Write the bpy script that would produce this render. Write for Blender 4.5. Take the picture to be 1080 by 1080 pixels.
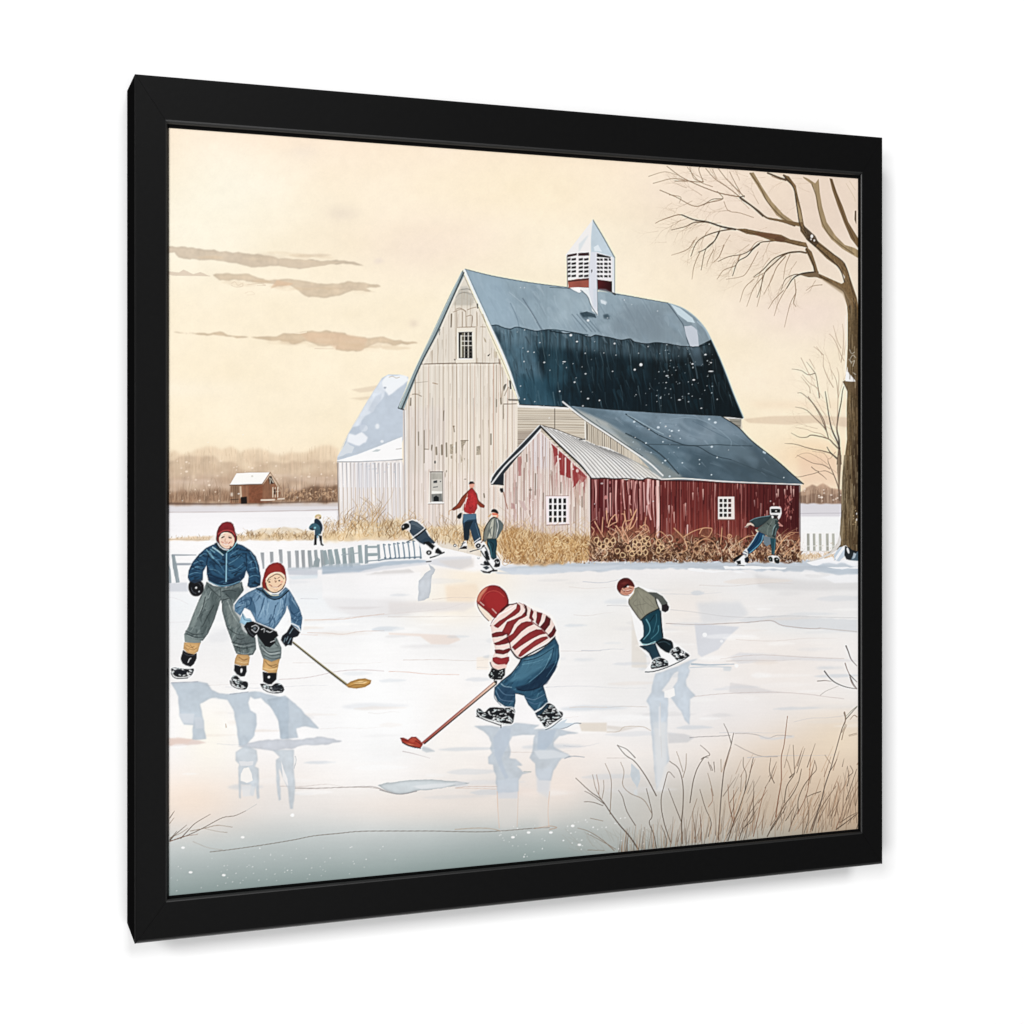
import bpy, math
import numpy as np
# ------------------------------------------------------------------ scene, camera, lamps, exposure
for o in list(bpy.data.objects): bpy.data.objects.remove(o)
scn = bpy.context.scene
scn.view_settings.view_transform = 'Standard'; scn.view_settings.look = 'None'
scn.view_settings.exposure = 0.0; scn.view_settings.gamma = 1.0
scn.view_settings.use_curve_mapping = False
col = scn.collection
# the picture hangs on the wall: its front face lies in the plane Y = 0, its lower left front corner at X = 0
FPX, PCX, HOR = 1602.0, 540.0, 484.0          # focal length (in photograph pixels), optical centre, horizon line
SIZE = 0.600
D1 = np.array([0.9392, 0.3434]); N1 = np.array([-0.3434, 0.9392])     # picture's own X and Y as seen by the camera
YL = SIZE*FPX/918.5
P0 = np.array([(142.35-PCX)/FPX*YL, YL])
ZB = 1.20                                      # height of the lower edge above the floor
CAM = np.array([-(D1@P0), -(N1@P0), ZB+(996.3-HOR)/FPX*YL])
def proj(X, Y, Z):                             # world -> photograph pixels
    x, y, z = X-CAM[0], Y-CAM[1], Z-CAM[2]
    cx = x*D1[0]+y*N1[0]; cy = x*D1[1]+y*N1[1]
    return PCX+FPX*cx/cy, HOR-FPX*z/cy
def unproj(u, v, Y):                           # photograph pixel -> world point on the plane Y
    r = np.array([(u-PCX)/FPX, 1.0]); q = (HOR-v)/FPX
    d = np.array([D1@r, N1@r]); t = (Y-CAM[1])/d[1]
    return CAM[0]+d[0]*t, CAM[2]+q*t
cd = bpy.data.cameras.new('camera'); co = bpy.data.objects.new('camera', cd); col.objects.link(co)
co.location = CAM.tolist()
co.rotation_euler = (math.radians(90), 0, -math.atan2(D1[1], D1[0]))
cd.sensor_width = 36; cd.lens = 36*FPX/1080; cd.shift_y = -(540-HOR)/1080; cd.clip_start = .01; cd.clip_end = 60
scn.camera = co
w = bpy.data.worlds.new('World'); scn.world = w; w.use_nodes = True
bg = w.node_tree.nodes['Background']; bg.inputs['Color'].default_value = (1, 1, 1, 1); bg.inputs['Strength'].default_value = 0.125
def area(name, loc, tgt, size, power, color=(1, 1, 1), sy=None):
    l = bpy.data.lights.new(name, 'AREA'); l.energy = power; l.size = size; l.color = color
    if sy: l.shape = 'RECTANGLE'; l.size_y = sy
    o = bpy.data.objects.new(name, l); col.objects.link(o); o.location = loc
    from mathutils import Vector
    o.rotation_euler = (Vector(tgt)-Vector(loc)).to_track_quat('-Z', 'Y').to_euler()
CX = SIZE/2; CZ = ZB+SIZE/2
area('softbox_left', (CX-4.7, -6.1, CZ+.2), (CX, 0, CZ), 1.5, 234)
area('softbox_corner', (CX-4.5, -5.9, CZ+2.6), (CX, 0, CZ), 1.5, 240)
area('softbox_above', (CX-.1, -7.2, CZ+3.3), (CX, 0, CZ), 1.5, 206)
area('added_light_low', (CX+.3, -1.6, CZ-5.6), (CX, 0, CZ), 2.2, 60)  # unseen lamp added to raise glints on the downward bevels
area('added_light_front', (CX+.55, -6.5, CZ-1.3), (CX, 0, CZ), 2.0, 66)  # unseen lamp added for sheen on the left and lower rails
# ------------------------------------------------------------------ the painted picture
# a small watercolour engine: polygons, strokes and washes laid into a colour field that
# becomes the ink of the print (a colour per grid point of the printed sheet)
rng = np.random.RandomState(7)
SS = 2.0; CX0, CY0, CW, CH = 170, 122, 745, 832
IW, IH = int(CW*SS), int(CH*SS)
img = np.ones((IH, IW, 3), np.float32)
ids = np.zeros((IH, IW), np.uint8)
view = [0.0, 0.0, 1.0]
cur = [0]
KINDS = []
def ID(name, label=None):
    KINDS.append((name, label)); cur[0] = len(KINDS)-1
def BACK(name):
    for i, (n, l) in enumerate(KINDS):
        if n == name: cur[0] = i
def V(x=0, y=0, s=1.0): view[:] = [x, y, s]
def pt(s):
    if isinstance(s, str): s = [float(t) for t in s.replace(',', ' ').split()]
    a = np.array(s, float).reshape(-1, 2)
    return (a/view[2] + [view[0]-CX0, view[1]-CY0])*SS
def rgb(c):
    if isinstance(c, str): return np.array([int(c[i:i+2], 16) for i in (0, 2, 4)], np.float32)/255
    return np.array(c, np.float32)/255
def noise(w, h, sx, sy, seed=None):
    r = rng if seed is None else np.random.RandomState(seed)
    gw, gh = int(w/sx)+3, int(h/sy)+3
    g = r.rand(gh, gw).astype(np.float32)
    xs = np.arange(w)/sx; ys = np.arange(h)/sy
    xi = xs.astype(int); yi = ys.astype(int)
    fx = xs-xi; fy = ys-yi
    fx = (fx*fx*(3-2*fx)).astype(np.float32); fy = (fy*fy*(3-2*fy)).astype(np.float32)[:, None]
    a = g[yi][:, xi]*(1-fx)+g[yi][:, xi+1]*fx
    b = g[yi+1][:, xi]*(1-fx)+g[yi+1][:, xi+1]*fx
    return a*(1-fy)+b*fy-0.5
NF = {'g': noise(IW, IH, 2.2, 2.2), 'm': 0.6*noise(IW, IH, 16, 16)+0.4*noise(IW, IH, 6, 6),
      'l': 0.6*noise(IW, IH, 120, 70)+0.3*noise(IW, IH, 50, 30)+0.1*noise(IW, IH, 14, 12),
      'v': 0.6*noise(IW, IH, 4, 60)+0.4*noise(IW, IH, 2, 24), 'h': 0.6*noise(IW, IH, 60, 4)+0.4*noise(IW, IH, 24, 2)}
def catmull(p, closed, n=6):
    m = len(p)
    if m < 3: return p
    q = np.vstack([p[-1:], p, p[:2]]) if closed else np.vstack([2*p[:1]-p[1:2], p, 2*p[-1:]-p[-2:-1]])
    out = []
    t = (np.arange(n)/n)[:, None]
    for i in range(m if closed else m-1):
        a, b, c, d = q[i], q[i+1], q[i+2], q[i+3]
        out.append(0.5*((2*b)+(c-a)*t+(2*a-5*b+4*c-d)*t**2+(3*b-a-3*c+d)*t**3))
    if not closed: out.append(p[-1:])
    return np.vstack(out)
def roughen(p, amp, step=3.0):
    out = []
    for i in range(len(p)):
        a, b = p[i], p[(i+1) % len(p)]
        n = max(1, int(np.hypot(*(b-a))/(step*SS)))
        out.append(a+(b-a)*(np.arange(n)/n)[:, None])
    q = np.vstack(out)
    d = rng.randn(len(q), 2); d = 0.5*d+0.5*np.roll(d, 1, 0)
    return q+d*amp*SS
def cover(p, pad=0):
    K = 4
    x0 = max(0, int(p[:, 0].min())-1-pad); x1 = min(IW, int(p[:, 0].max())+2+pad)
    y0 = max(0, int(p[:, 1].min())-1-pad); y1 = min(IH, int(p[:, 1].max())+2+pad)
    if x1 <= x0 or y1 <= y0: return None
    w, h = x1-x0, y1-y0
    ys = y0+(np.arange(h*K)+0.5)/K
    acc = np.zeros((h*K)*(w+2), np.float64)
    a = p; b = np.roll(p, -1, 0)
    for (ax, ay), (bx, by) in zip(a, b):
        if ay == by: continue
        s = 1.0 if by > ay else -1.0
        lo, hi = (ay, by) if ay < by else (by, ay)
        r0 = max(0, int(math.ceil((lo-y0)*K-0.5))); r1 = min(h*K, int(math.ceil((hi-y0)*K-0.5)))
        if r1 <= r0: continue
        r = np.arange(r0, r1)
        xc = np.clip(ax+(bx-ax)*(ys[r]-ay)/(by-ay)-x0, 0, w)
        xi = xc.astype(int); f = xc-xi
        k = r*(w+2)+xi
        acc[k] += s*(1-f); acc[k+1] += s*f
    m = np.cumsum(acc.reshape(h*K, w+2), 1)[:, :w]
    m = np.clip(np.abs(m), 0, 1).reshape(h, K, w).mean(1)
    return x0, y0, m.astype(np.float32)
def blur(m, r):
    r = int(max(1, round(r)))
    for ax in (0, 1):
        for _ in range(2):
            q = np.pad(m, [(r+1, r) if i == ax else (0, 0) for i in (0, 1)], mode='edge')
            c = np.cumsum(q, ax, dtype=np.float64)
            n = m.shape[ax]
            m = ((c[2*r+1:2*r+1+n] if ax == 0 else c[:, 2*r+1:2*r+1+n])-(c[:n] if ax == 0 else c[:, :n]))/(2*r+1)
    return m.astype(np.float32)
def lay(x0, y0, m, col, a=1.0, tex='', own=True, col2=None, grad=None):
    h, w = m.shape
    sl = (slice(y0, y0+h), slice(x0, x0+w))
    c = rgb(col)[None, None, :]
    if col2 is not None:
        X, Y = np.meshgrid((np.arange(w)+x0), (np.arange(h)+y0))
        g = grad if grad is not None else None
        (ax, ay), (bx, by) = pt(g)
        d2 = (bx-ax)**2+(by-ay)**2
        t = np.clip(((X-ax)*(bx-ax)+(Y-ay)*(by-ay))/d2, 0, 1)[..., None]
        c = c*(1-t)+rgb(col2)[None, None, :]*t
    f = 1.0
    for tk in tex.split():
        f = f+NF[tk[0]][sl]*2*float(tk[1:])
    if tex: c = np.clip(c*f[..., None], 0, 1)
    mm = (m*a)[..., None]
    img[sl] = img[sl]*(1-mm)+c*mm
    if own: ids[sl][m*a > 0.42] = cur[0]
def P(s, col, a=1.0, tex='', sm=0, rough=0, soft=0, own=True, edge=0, col2=None, grad=None, clip=None):
    p = pt(s)
    if sm: p = catmull(p, True)
    if rough: p = roughen(p, rough)
    if soft >= 1.5: soft *= 1.5
    r = cover(p, pad=int(soft*SS*2)+1 if soft else 0)
    if r is None: return None
    x0, y0, m = r
    if soft: m = blur(m, soft*SS/1.5)
    if clip is not None:
        cx, cy, cm = clip
        full = np.zeros_like(m)
        ax, ay = max(x0, cx), max(y0, cy); bx, by = min(x0+m.shape[1], cx+cm.shape[1]), min(y0+m.shape[0], cy+cm.shape[0])
        if bx <= ax or by <= ay: return None
        full[ay-y0:by-y0, ax-x0:bx-x0] = cm[ay-cy:by-cy, ax-cx:bx-cx]
        m = m*full
    lay(x0, y0, m, col, a, tex, own, col2, grad)
    if edge:
        e = m*(1-blur(m, 1.6*SS))*2
        lay(x0, y0, np.clip(e, 0, 1), (rgb(col)*255*0.55), edge, '', False)
    return x0, y0, m
def L(s, w, col, a=1.0, w2=None, sm=1, own=False, clip=None, conv=True):
    p = pt(s) if conv else s
    if sm and len(p) > 2: p = catmull(p, False, 5)
    if w2 is None: w2 = w
    n = len(p)
    R = max(w, w2)*SS/2+1.5
    x0 = max(0, int(p[:, 0].min()-R)); x1 = min(IW, int(p[:, 0].max()+R)+2)
    y0 = max(0, int(p[:, 1].min()-R)); y1 = min(IH, int(p[:, 1].max()+R)+2)
    if x1 <= x0 or y1 <= y0: return
    m = np.zeros((y1-y0, x1-x0), np.float32)
    for i in range(n-1):
        A, B = p[i], p[i+1]
        ra = (w+(w2-w)*i/(n-1))*SS/2; rb = (w+(w2-w)*(i+1)/(n-1))*SS/2
        rr = max(ra, rb)+1.5
        sx0 = max(x0, int(min(A[0], B[0])-rr)); sx1 = min(x1, int(max(A[0], B[0])+rr)+2)
        sy0 = max(y0, int(min(A[1], B[1])-rr)); sy1 = min(y1, int(max(A[1], B[1])+rr)+2)
        if sx1 <= sx0 or sy1 <= sy0: continue
        X = np.arange(sx0, sx1)[None, :]+0.5; Y = np.arange(sy0, sy1)[:, None]+0.5
        dx, dy = B-A; d2 = dx*dx+dy*dy+1e-9
        t = np.clip(((X-A[0])*dx+(Y-A[1])*dy)/d2, 0, 1)
        d = np.sqrt((X-A[0]-t*dx)**2+(Y-A[1]-t*dy)**2)
        r = ra+(rb-ra)*t
        c = np.clip(r-d+0.5, 0, 1)*np.clip(2*r, 0, 1)
        v = m[sy0-y0:sy1-y0, sx0-x0:sx1-x0]
        np.maximum(v, c, out=v)
    if clip is not None:
        cx, cy, cm = clip
        full = np.zeros_like(m)
        ax, ay = max(x0, cx), max(y0, cy); bx, by = min(x1, cx+cm.shape[1]), min(y1, cy+cm.shape[0])
        if bx <= ax or by <= ay: return
        full[ay-y0:by-y0, ax-x0:bx-x0] = cm[ay-cy:by-cy, ax-cx:bx-cx]
        m = m*full
    lay(x0, y0, m, col, a, '', own)
def B(x, y, rx, ry, col, a=1.0, own=False):          # soft wash blob
    (cx, cy), = pt([x, y]); rx = rx*SS/view[2]; ry = ry*SS/view[2]
    x0 = max(0, int(cx-2.6*rx)); x1 = min(IW, int(cx+2.6*rx)); y0 = max(0, int(cy-2.6*ry)); y1 = min(IH, int(cy+2.6*ry))
    if x1 <= x0 or y1 <= y0: return
    X = np.arange(x0, x1)[None, :]; Y = np.arange(y0, y1)[:, None]
    lay(x0, y0, np.exp(-((X-cx)/rx)**2-((Y-cy)/ry)**2).astype(np.float32), col, a, '', own)
def E(x, y, rx, ry, col, a=1.0, tex='', own=True, rot=0, **k):
    t = np.linspace(0, 2*np.pi, 24, endpoint=False)
    c, s_ = math.cos(rot), math.sin(rot)
    q = np.stack([x+rx*np.cos(t)*c-ry*np.sin(t)*s_, y+rx*np.cos(t)*s_+ry*np.sin(t)*c], 1)
    return P(q.ravel(), col, a, tex, own=own, **k)
def U(a, b): return a+(b-a)*rng.rand()
def twig(x, y, ang, ln, w, col, a, depth, spread=0.6, droop=0.0, own=False):
    # a branching twig in photo units; ang in radians, 0 = right, up = -pi/2
    pts_ = [(x, y)]; n = 4
    cx, cy, an = x, y, ang
    for i in range(n):
        an += U(-.16, .16)+droop
        cx += math.cos(an)*ln/n; cy += math.sin(an)*ln/n
        pts_.append((cx, cy))
        if depth > 0 and i >= 1:
            for sgn in ((-1, 1) if rng.rand() < .35 else (rng.choice([-1, 1]),)):
                twig(cx, cy, an+sgn*U(.3, spread+.2), ln*U(.4, .65), w*.6, col, a*.9, depth-1, spread, droop, own)
    v = view[:]; V(); L(np.array(pts_).ravel(), w, col, a, w2=w*.45, own=own); view[:] = v
def dots(n, x0, y0, x1, y1, r0, r1, col, a=(.5, 1), own=False, clip=None):
    for _ in range(n):
        x, y = U(x0, x1), U(y0, y1); r = U(r0, r1)
        E(x, y, r*U(.7, 1.6), r, col, U(*a), own=own, clip=clip)
def tufts(n, x0, x1, yb, hh, cols, w=(.5, 1.0), a=(.5, .95), lean=.5, own=True, curl=0.5):
    # grass strokes in photo units; yb(x) = base line, hh(x) = height
    for _ in range(n):
        x = U(x0, x1); b = yb(x)+U(-1.5, 1); h = hh(x)*U(.35, 1.0)
        if h < 1: continue
        l = U(-lean, lean)*h; c = U(-curl, curl)*h*.4
        b2 = b-U(0, .55)*hh(x)
        L([x, b2, x+l*.4+c, b2-h*.35, x+l*.8-c*.5, b2-h*.6], U(*w), cols[rng.randint(len(cols))], U(*a), w2=.4, own=own)
def loops(n, x0, x1, yb, hh, cols, r=(2, 4.2), w=(.6, 1.0), a=(.6, 1)):
    for _ in range(n):
        x = U(x0, x1); y = yb(x)-U(0, 1)*hh(x); rr = U(*r); t0 = U(0, 6.28); t1 = t0+U(2.2, 5.5)
        t = np.linspace(t0, t1, 7)
        q = np.stack([x+rr*np.cos(t)*U(.8, 1.1)+np.array([U(-.4, .4) for _ in t]), y+rr*np.sin(t)*U(.9, 1.3)], 1)
        L(q.ravel(), U(*w), cols[rng.randint(len(cols))], U(*a), own=True)
def folds(clip, n, ang, cols, w=(.5, 1.3), ln=(4, 12), a=(.2, .5), spread=.5):
    # loose brush strokes inside a shape, e.g. creases of cloth or grain of wood
    x0, y0, m = clip; h, w_ = m.shape
    k = 0
    for _ in range(n*6):
        if k >= n: break
        x = x0+rng.rand()*w_; y = y0+rng.rand()*h
        if m[int(y-y0), int(x-x0)] < .5: continue
        k += 1
        t = ang+U(-spread, spread); l = U(*ln)*SS; c = U(-.35, .35)*l*min(1, spread)
        dx, dy = math.cos(t), math.sin(t)
        q = np.array([[x-dx*l/2, y-dy*l/2], [x-dy*c*.8, y+dx*c*.8], [x+dx*l/2, y+dy*l/2]])
        L(q, U(*w), cols[rng.randint(len(cols))], U(*a), w2=.3, clip=clip, conv=False)
def TOP(x): return 132+(x-178)*58.5/727
def BOT(x): return 944-(x-178)*69.3/727
PX, PY = np.meshgrid(np.arange(IW)/SS+CX0, np.arange(IH)/SS+CY0)
PV = (PY-TOP(PX))/(BOT(PX)-TOP(PX))
def ramp(v, st):
    k = [s[0] for s in st]
    return np.stack([np.interp(v, k, [s[1][c]/255 for s in st]) for c in range(3)], -1).astype(np.float32)
def background():
    ID('painted_sky')
    img[:] = ramp(PV, [(0, (252, 234, 211)), (.10, (252, 240, 217)), (.25, (252, 239, 214)), (.40, (252, 237, 209)), (.5, (252, 232, 204))])
    V()
    B(240, 200, 60, 60, (252, 246, 228), .8); B(200, 250, 40, 50, (252, 246, 228), .5)
    B(300, 145, 80, 16, (252, 232, 210), .6); B(430, 250, 90, 40, (249, 231, 208), .6)
    B(360, 225, 16, 8, (228, 214, 200), .45); B(440, 262, 40, 22, (243, 227, 212), .5); B(320, 160, 14, 8, (232, 220, 208), .3)
    B(560, 200, 120, 40, (253, 237, 208), .8); B(480, 250, 60, 30, (250, 232, 214), .5)
    B(800, 240, 110, 70, (238, 218, 202), .75); B(880, 220, 50, 90, (232, 212, 196), .7)
    B(740, 200, 60, 30, (240, 222, 206), .45); B(850, 330, 70, 30, (244, 225, 212), .8); B(700, 320, 60, 60, (253, 238, 212), .5)
    B(830, 400, 80, 30, (251, 235, 214), .5); B(436, 341, 5, 4, (226, 210, 192), .6); B(860, 480, 40, 18, (246, 214, 178), .7)
    B(300, 430, 120, 40, (252, 240, 216), .6); B(399, 275, 5, 3, (230, 215, 205), .5)
    # clouds
    V(170, 120, 3.857)
    ca, cb = (213, 199, 182), (224, 203, 180)
    P('5 538 120 545 240 560 330 567 440 577 480 588 600 595 700 598 760 600 825 617 760 612 690 612 640 620 575 629 520 624 480 618 430 619 380 626 330 616 280 605 240 598 190 595 120 592 70 583 50 566 5 560', (208, 190, 168), .85, 'm.05', rough=.8, edge=.14, soft=.45)
    P('480 590 600 597 700 600 740 605 640 620 575 629 520 624 480 618', (220, 202, 178), .6, rough=.3)
    P('5 640 70 645 90 634 130 650 160 645 185 655 200 660 140 660 100 660 60 657 5 655', (218, 200, 180), .8, rough=.3)
    P('212 660 250 648 310 652 355 655 400 672 450 678 485 670 540 676 600 685 660 690 720 695 760 683 830 688 890 700 850 703 830 712 885 726 830 722 780 718 740 735 700 745 650 747 600 743 570 732 545 712 520 695 480 700 445 712 470 690 430 688 385 685 350 680 300 674 240 676', (216, 196, 170), .85, 'm.05', rough=.8, edge=.14, soft=.45)
    P('470 676 540 690 520 700 480 700 445 710', (222, 188, 156), .7, soft=.4)
    L('285 690 300 684 312 698 330 690 330 702 300 704 285 697', .45, (206, 180, 156), .7); L('350 695 400 690 425 698 390 698', .5, (206, 180, 156), .7); L('340 730 365 722 380 734 350 738', .4, (224, 200, 176), .7)
    P('50 890 130 891 200 895 235 885 270 898 340 905 420 908 470 905 500 890 560 888 600 885 660 884 720 890 790 905 840 912 905 908 950 922 1045 932 1000 936 940 940 880 932 850 945 820 965 760 966 710 960 712 945 650 945 600 925 540 938 480 924 420 920 380 912 300 908 200 898 120 897', (216, 193, 164), .85, 'm.05', rough=.8, edge=.14, soft=.45)
    P('560 890 720 892 840 915 820 962 710 958 690 940 600 925', (224, 192, 162), .6, soft=1.2)
    # drier and wetter passes of the same cloud colour
    for _ in range(60):
        k = rng.randint(3); x = U(*((60, 620), (240, 800), (420, 900))[k]); y = ((560, 598), (655, 735), (895, 950))[k]
        yy = y[0]+(y[1]-y[0])*(x/950)+U(-14, 18); P([x, yy, x+U(20, 70), yy-U(2, 9), x+U(70, 130), yy+U(-2, 6), x+U(30, 60), yy+U(3, 12)], ((222, 200, 172), (206, 186, 164), (232, 212, 184), (216, 190, 158))[rng.randint(4)], U(.12, .4), sm=1, rough=.3, soft=U(.6, 1.6))
    L('625 955 700 956', .8, (226, 205, 182), .7); L('520 887 560 893 590 888', 1.2, (252, 238, 214), .9)
    V()
    P('370 411 400 406 421 409 400 412 380 414', (226, 208, 184), .7, soft=.6); P('368 420 390 418 400 420 380 422', (230, 212, 186), .7, soft=.5)
    P('784 442 812 439 860 438 905 441 905 452 860 446 830 448 790 446', (226, 204, 178), .75, soft=.8); P('790 424 905 422 905 434 800 430', (246, 224, 196), .6, soft=3); B(900, 445, 20, 8, (214, 190, 168), .4)
    # light patches of the bare left sky
    B(190, 410, 60, 10, (253, 243, 224), .5)
    sel = PV < .5
    img[sel] *= (1.004+0.03*NF['l'][sel]+0.012*NF['g'][sel]+.022*NF['m'][sel])[:, None]*np.array([1, 1, 1]) + (0.03*NF['l'][sel])[:, None]*np.array([0, .2, .8])
    # ---------------------------------------------------------------- snow and ice
    ID('painted_ice')
    ice = ramp(PV, [(.45, (240, 236, 238)), (.50, (226, 222, 225)), (.515, (243, 240, 243)), (.54, (251, 250, 250)), (.575, (248, 244, 244)), (.62, (240, 242, 244)), (.70, (247, 245, 244)),
                    (.80, (252, 250, 250)), (.86, (247, 240, 235)), (.90, (226, 222, 219)), (.94, (196, 202, 201)), (.97, (170, 180, 179)), (1.0, (144, 159, 157))])
    g = (PY > 530)
    img[g] = ice[g]; ids[g] = cur[0]
    V()
    P('178 531 360 528 360 534 178 534', (206, 194, 188), .7, soft=1.0); P('840 529 905 529 905 545 840 545', (222, 219, 224), .9, soft=.8)
    L('178 540.3 260 539.6 360 537.5', .7, (186, 172, 170), .9); L('843 541.5 905 541', .8, (196, 192, 198), .9); P('843 545 905 545 905 560 843 562', (252, 252, 252), .9, soft=1)
    P('178 541 355 539 355 560 178 566', (250, 248, 249), .8, soft=1)
    # warm and cool washes of the rink, plus a painted gloss reflection at lower centre
    B(500, 610, 46, 30, (252, 238, 216), .8); B(470, 640, 46, 22, (252, 240, 222), .7); B(600, 615, 60, 18, (247, 240, 233), .6)
    B(395, 760, 70, 90, (255, 255, 255), .95); B(220, 780, 30, 40, (253, 248, 236), .8); B(200, 845, 55, 28, (250, 230, 212), .75); B(430, 850, 90, 18, (249, 236, 226), .6)
    B(480, 770, 30, 50, (255, 250, 244), .7); B(590, 830, 40, 30, (248, 234, 224), .75); B(530, 850, 60, 20, (246, 232, 222), .5)
    B(720, 640, 60, 34, (242, 234, 227), .8); B(820, 700, 90, 50, (243, 235, 229), .85); B(700, 740, 60, 50, (237, 236, 236), .6); B(850, 630, 70, 22, (238, 234, 232), .7); B(650, 720, 40, 40, (240, 238, 236), .6)
    B(850, 660, 60, 12, (236, 238, 238), .6); B(780, 760, 60, 30, (238, 234, 234), .5); B(640, 660, 40, 20, (236, 233, 228), .55)
    # reed bed ground tint in the lower right corner
    B(905, 850, 110, 62, (196, 168, 140), .95); B(850, 815, 80, 40, (232, 210, 186), .8); B(740, 870, 80, 38, (200, 190, 178), .85)
    B(890, 780, 50, 30, (238, 220, 196), .8); B(680, 860, 60, 22, (206, 202, 196), .6); B(640, 890, 40, 12, (186, 188, 184), .6); B(800, 850, 70, 22, (206, 186, 164), .7)
    # snow bank under the buildings
    P('178 566 240 567 330 567 400 569 470 571 530 575 545 597 500 603 440 596 390 600 300 602 178 612', (250, 248, 248), .9, soft=1.5)
    P('520 600 560 596 620 593 700 591 780 590 905 592 905 606 860 604 800 601 700 600 600 603 545 606', (196, 204, 213), .95, 'h.05', rough=.8, soft=.8)
    P('530 600 600 598 660 596 640 600 570 606 540 606', (214, 220, 228), .8, soft=1)
    V(640, 590, 4)
    P('340 40 400 38 420 45 560 50 600 60 500 52 420 56 350 48', (250, 250, 251), .95, rough=.4); P('490 30 620 28 760 36 755 42 600 40 500 40', (252, 252, 252), .95, rough=.4)
    P('620 60 700 75 860 90 1060 96 1060 130 860 132 700 128 640 118', (216, 214, 214), .6, soft=1.6); P('900 70 1060 62 1060 96 960 100', (246, 246, 248), .8, soft=1)
    P('380 180 560 178 600 230 540 260 500 270 400 270', (214, 217, 222), .6, soft=2.0, rough=.4); P('370 270 500 280 560 285 510 330 470 380 400 412 385 400', (205, 210, 220), .65, soft=.8)
    P('600 240 760 238 1055 255 1055 310 900 295 760 290 690 258 600 268 540 260', (222, 224, 227), .8, rough=.4, soft=.6)
    L('0 195 80 196 300 215 390 225 500 240 620 245 760 238 900 243 1055 247', .6, (205, 203, 204), .8)
    L('250 270 380 275 500 270 600 265 690 258 730 275 760 282 860 292 900 290', .75, (180, 165, 160), .85); L('900 290 1055 305', .9, (190, 178, 172), .6)
    P('510 415 560 392 680 402 900 412 1055 425 1055 432 800 425 560 440', (226, 224, 226), .7, soft=1); L('480 420 600 405 700 404 860 414 1000 418', .5, (206, 190, 182), .8)
    P('520 520 600 530 700 555 760 562 560 568 515 560', (222, 218, 218), .7, soft=1); L('370 578 500 566 700 560 860 570 900 576 1000 588', .55, (206, 192, 188), .85)
    P('0 700 80 708 140 706 60 726 0 728', (214, 206, 198), .6, soft=.4); L('0 728 50 726 76 706 150 706 185 722', .7, (196, 182, 168), .8); L('0 625 60 620 170 622', .5, (206, 196, 188), .8)
    P('255 732 330 736 370 752 340 772 260 776', (210, 210, 212), .7, soft=.5); L('350 752 400 748 460 746 520 742', .6, (150, 144, 144), .85); L('540 735 600 735 640 742 680 755 720 742 780 745', .6, (168, 160, 158), .8); L('540 780 590 806 650 830 720 832', .6, (150, 140, 136), .8)
    P('640 742 700 752 790 742 790 752 700 762 650 758', (214, 216, 220), .6, soft=.5); L('790 685 860 670 930 668 1000 660', .5, (206, 202, 204), .7); L('0 838 100 838', .5, (196, 186, 180), .7)
    P('105 235 150 260 165 400 170 460 105 455', (228, 221, 212), .7, soft=.4)
    P('545 445 556 450 548 458 538 450', (255, 255, 255), .9, soft=.4); E(413, 318, 10, 9, (255, 255, 255), .8, own=False); E(484, 345, 7, 6, (255, 255, 255), .6, own=False)
    # left and middle bands
    V(340, 500, 6.75)
    P('0 690 200 690 440 655 680 630 860 590 1060 585 1070 640 980 680 760 640 600 660 300 700 0 715', (214, 216, 222), .7, soft=1.0)
    P('300 715 440 690 620 675 660 705 500 722 330 722', (212, 208, 206), .7, rough=.4, soft=.4); P('0 720 300 715 700 700 690 900 480 905 300 890 0 885', (249, 247, 247), .7, soft=1)
    P('820 615 1080 600 1080 660 1000 680 900 660', (222, 214, 208), .6, soft=1.2)
    P('750 640 790 660 800 680 780 720 775 800 760 880 720 905 680 905 690 760 730 710 770 680', (200, 206, 214), .9, 'm.06', rough=.5, edge=.15)
    P('0 880 460 890 700 905 1000 905 1080 930 860 985 600 990 260 1020 60 960', (232, 228, 228), .55, soft=1.6); L('0 1035 300 1010 600 985 860 960 1000 920', .5, (220, 208, 204), .7); P('890 790 980 820 1060 870 1060 905 890 905', (238, 226, 214), .7, soft=.6)
    V(175, 535, 6.75)
    P('25 540 160 535 160 600 25 600', (208, 211, 218), .8, soft=.8); P('850 440 1080 445 1080 490 860 480', (204, 208, 216), .9, soft=.8)
    P('300 920 360 890 430 860 470 930 400 960 320 960', (232, 232, 234), .6, soft=1.5)
    L('25 640 90 655 160 690', .5, (224, 220, 222), .8); L('960 650 1080 652', .5, (206, 204, 210), .8); L('25 820 180 815', .5, (224, 220, 222), .7); L('960 905 1080 910', .5, (226, 205, 196), .8); P('860 490 1080 480 1080 505 900 515', (222, 232, 238), .7, soft=.6)
    V(175, 640, 4.696)
    L('690 65 860 62 960 50 1080 35', .8, (222, 200, 188), .8); L('700 128 800 130 880 136 960 122 1080 118', .7, (220, 198, 188), .75); L('560 360 700 350 850 320 960 312 1080 318', .6, (206, 190, 190), .8); P('840 0 1080 0 1000 12 880 12', (226, 222, 222), .8, soft=.4)
    P('18 655 60 650 120 655 200 672 150 680 60 688 18 690', (226, 206, 198), .8, rough=.4, soft=.4)
    V(410, 610, 5.4)
    P('0 135 200 140 420 135 480 120 500 150 430 190 200 180 60 210 0 200', (228, 222, 220), .55, soft=1.2); P('0 310 180 315 380 325 410 350 340 378 240 375 180 330 0 320', (240, 224, 214), .75, soft=.8)
    P('320 40 500 30 520 90 480 135 330 130', (246, 228, 206), .8, soft=1.5)
    L('0 530 100 533 220 545 400 548', .55, (224, 188, 174), .8); P('500 450 600 440 600 520 500 520', (250, 236, 220), .6, soft=1.0)
    # broad faint brush streaks of the ice
    V()
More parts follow.
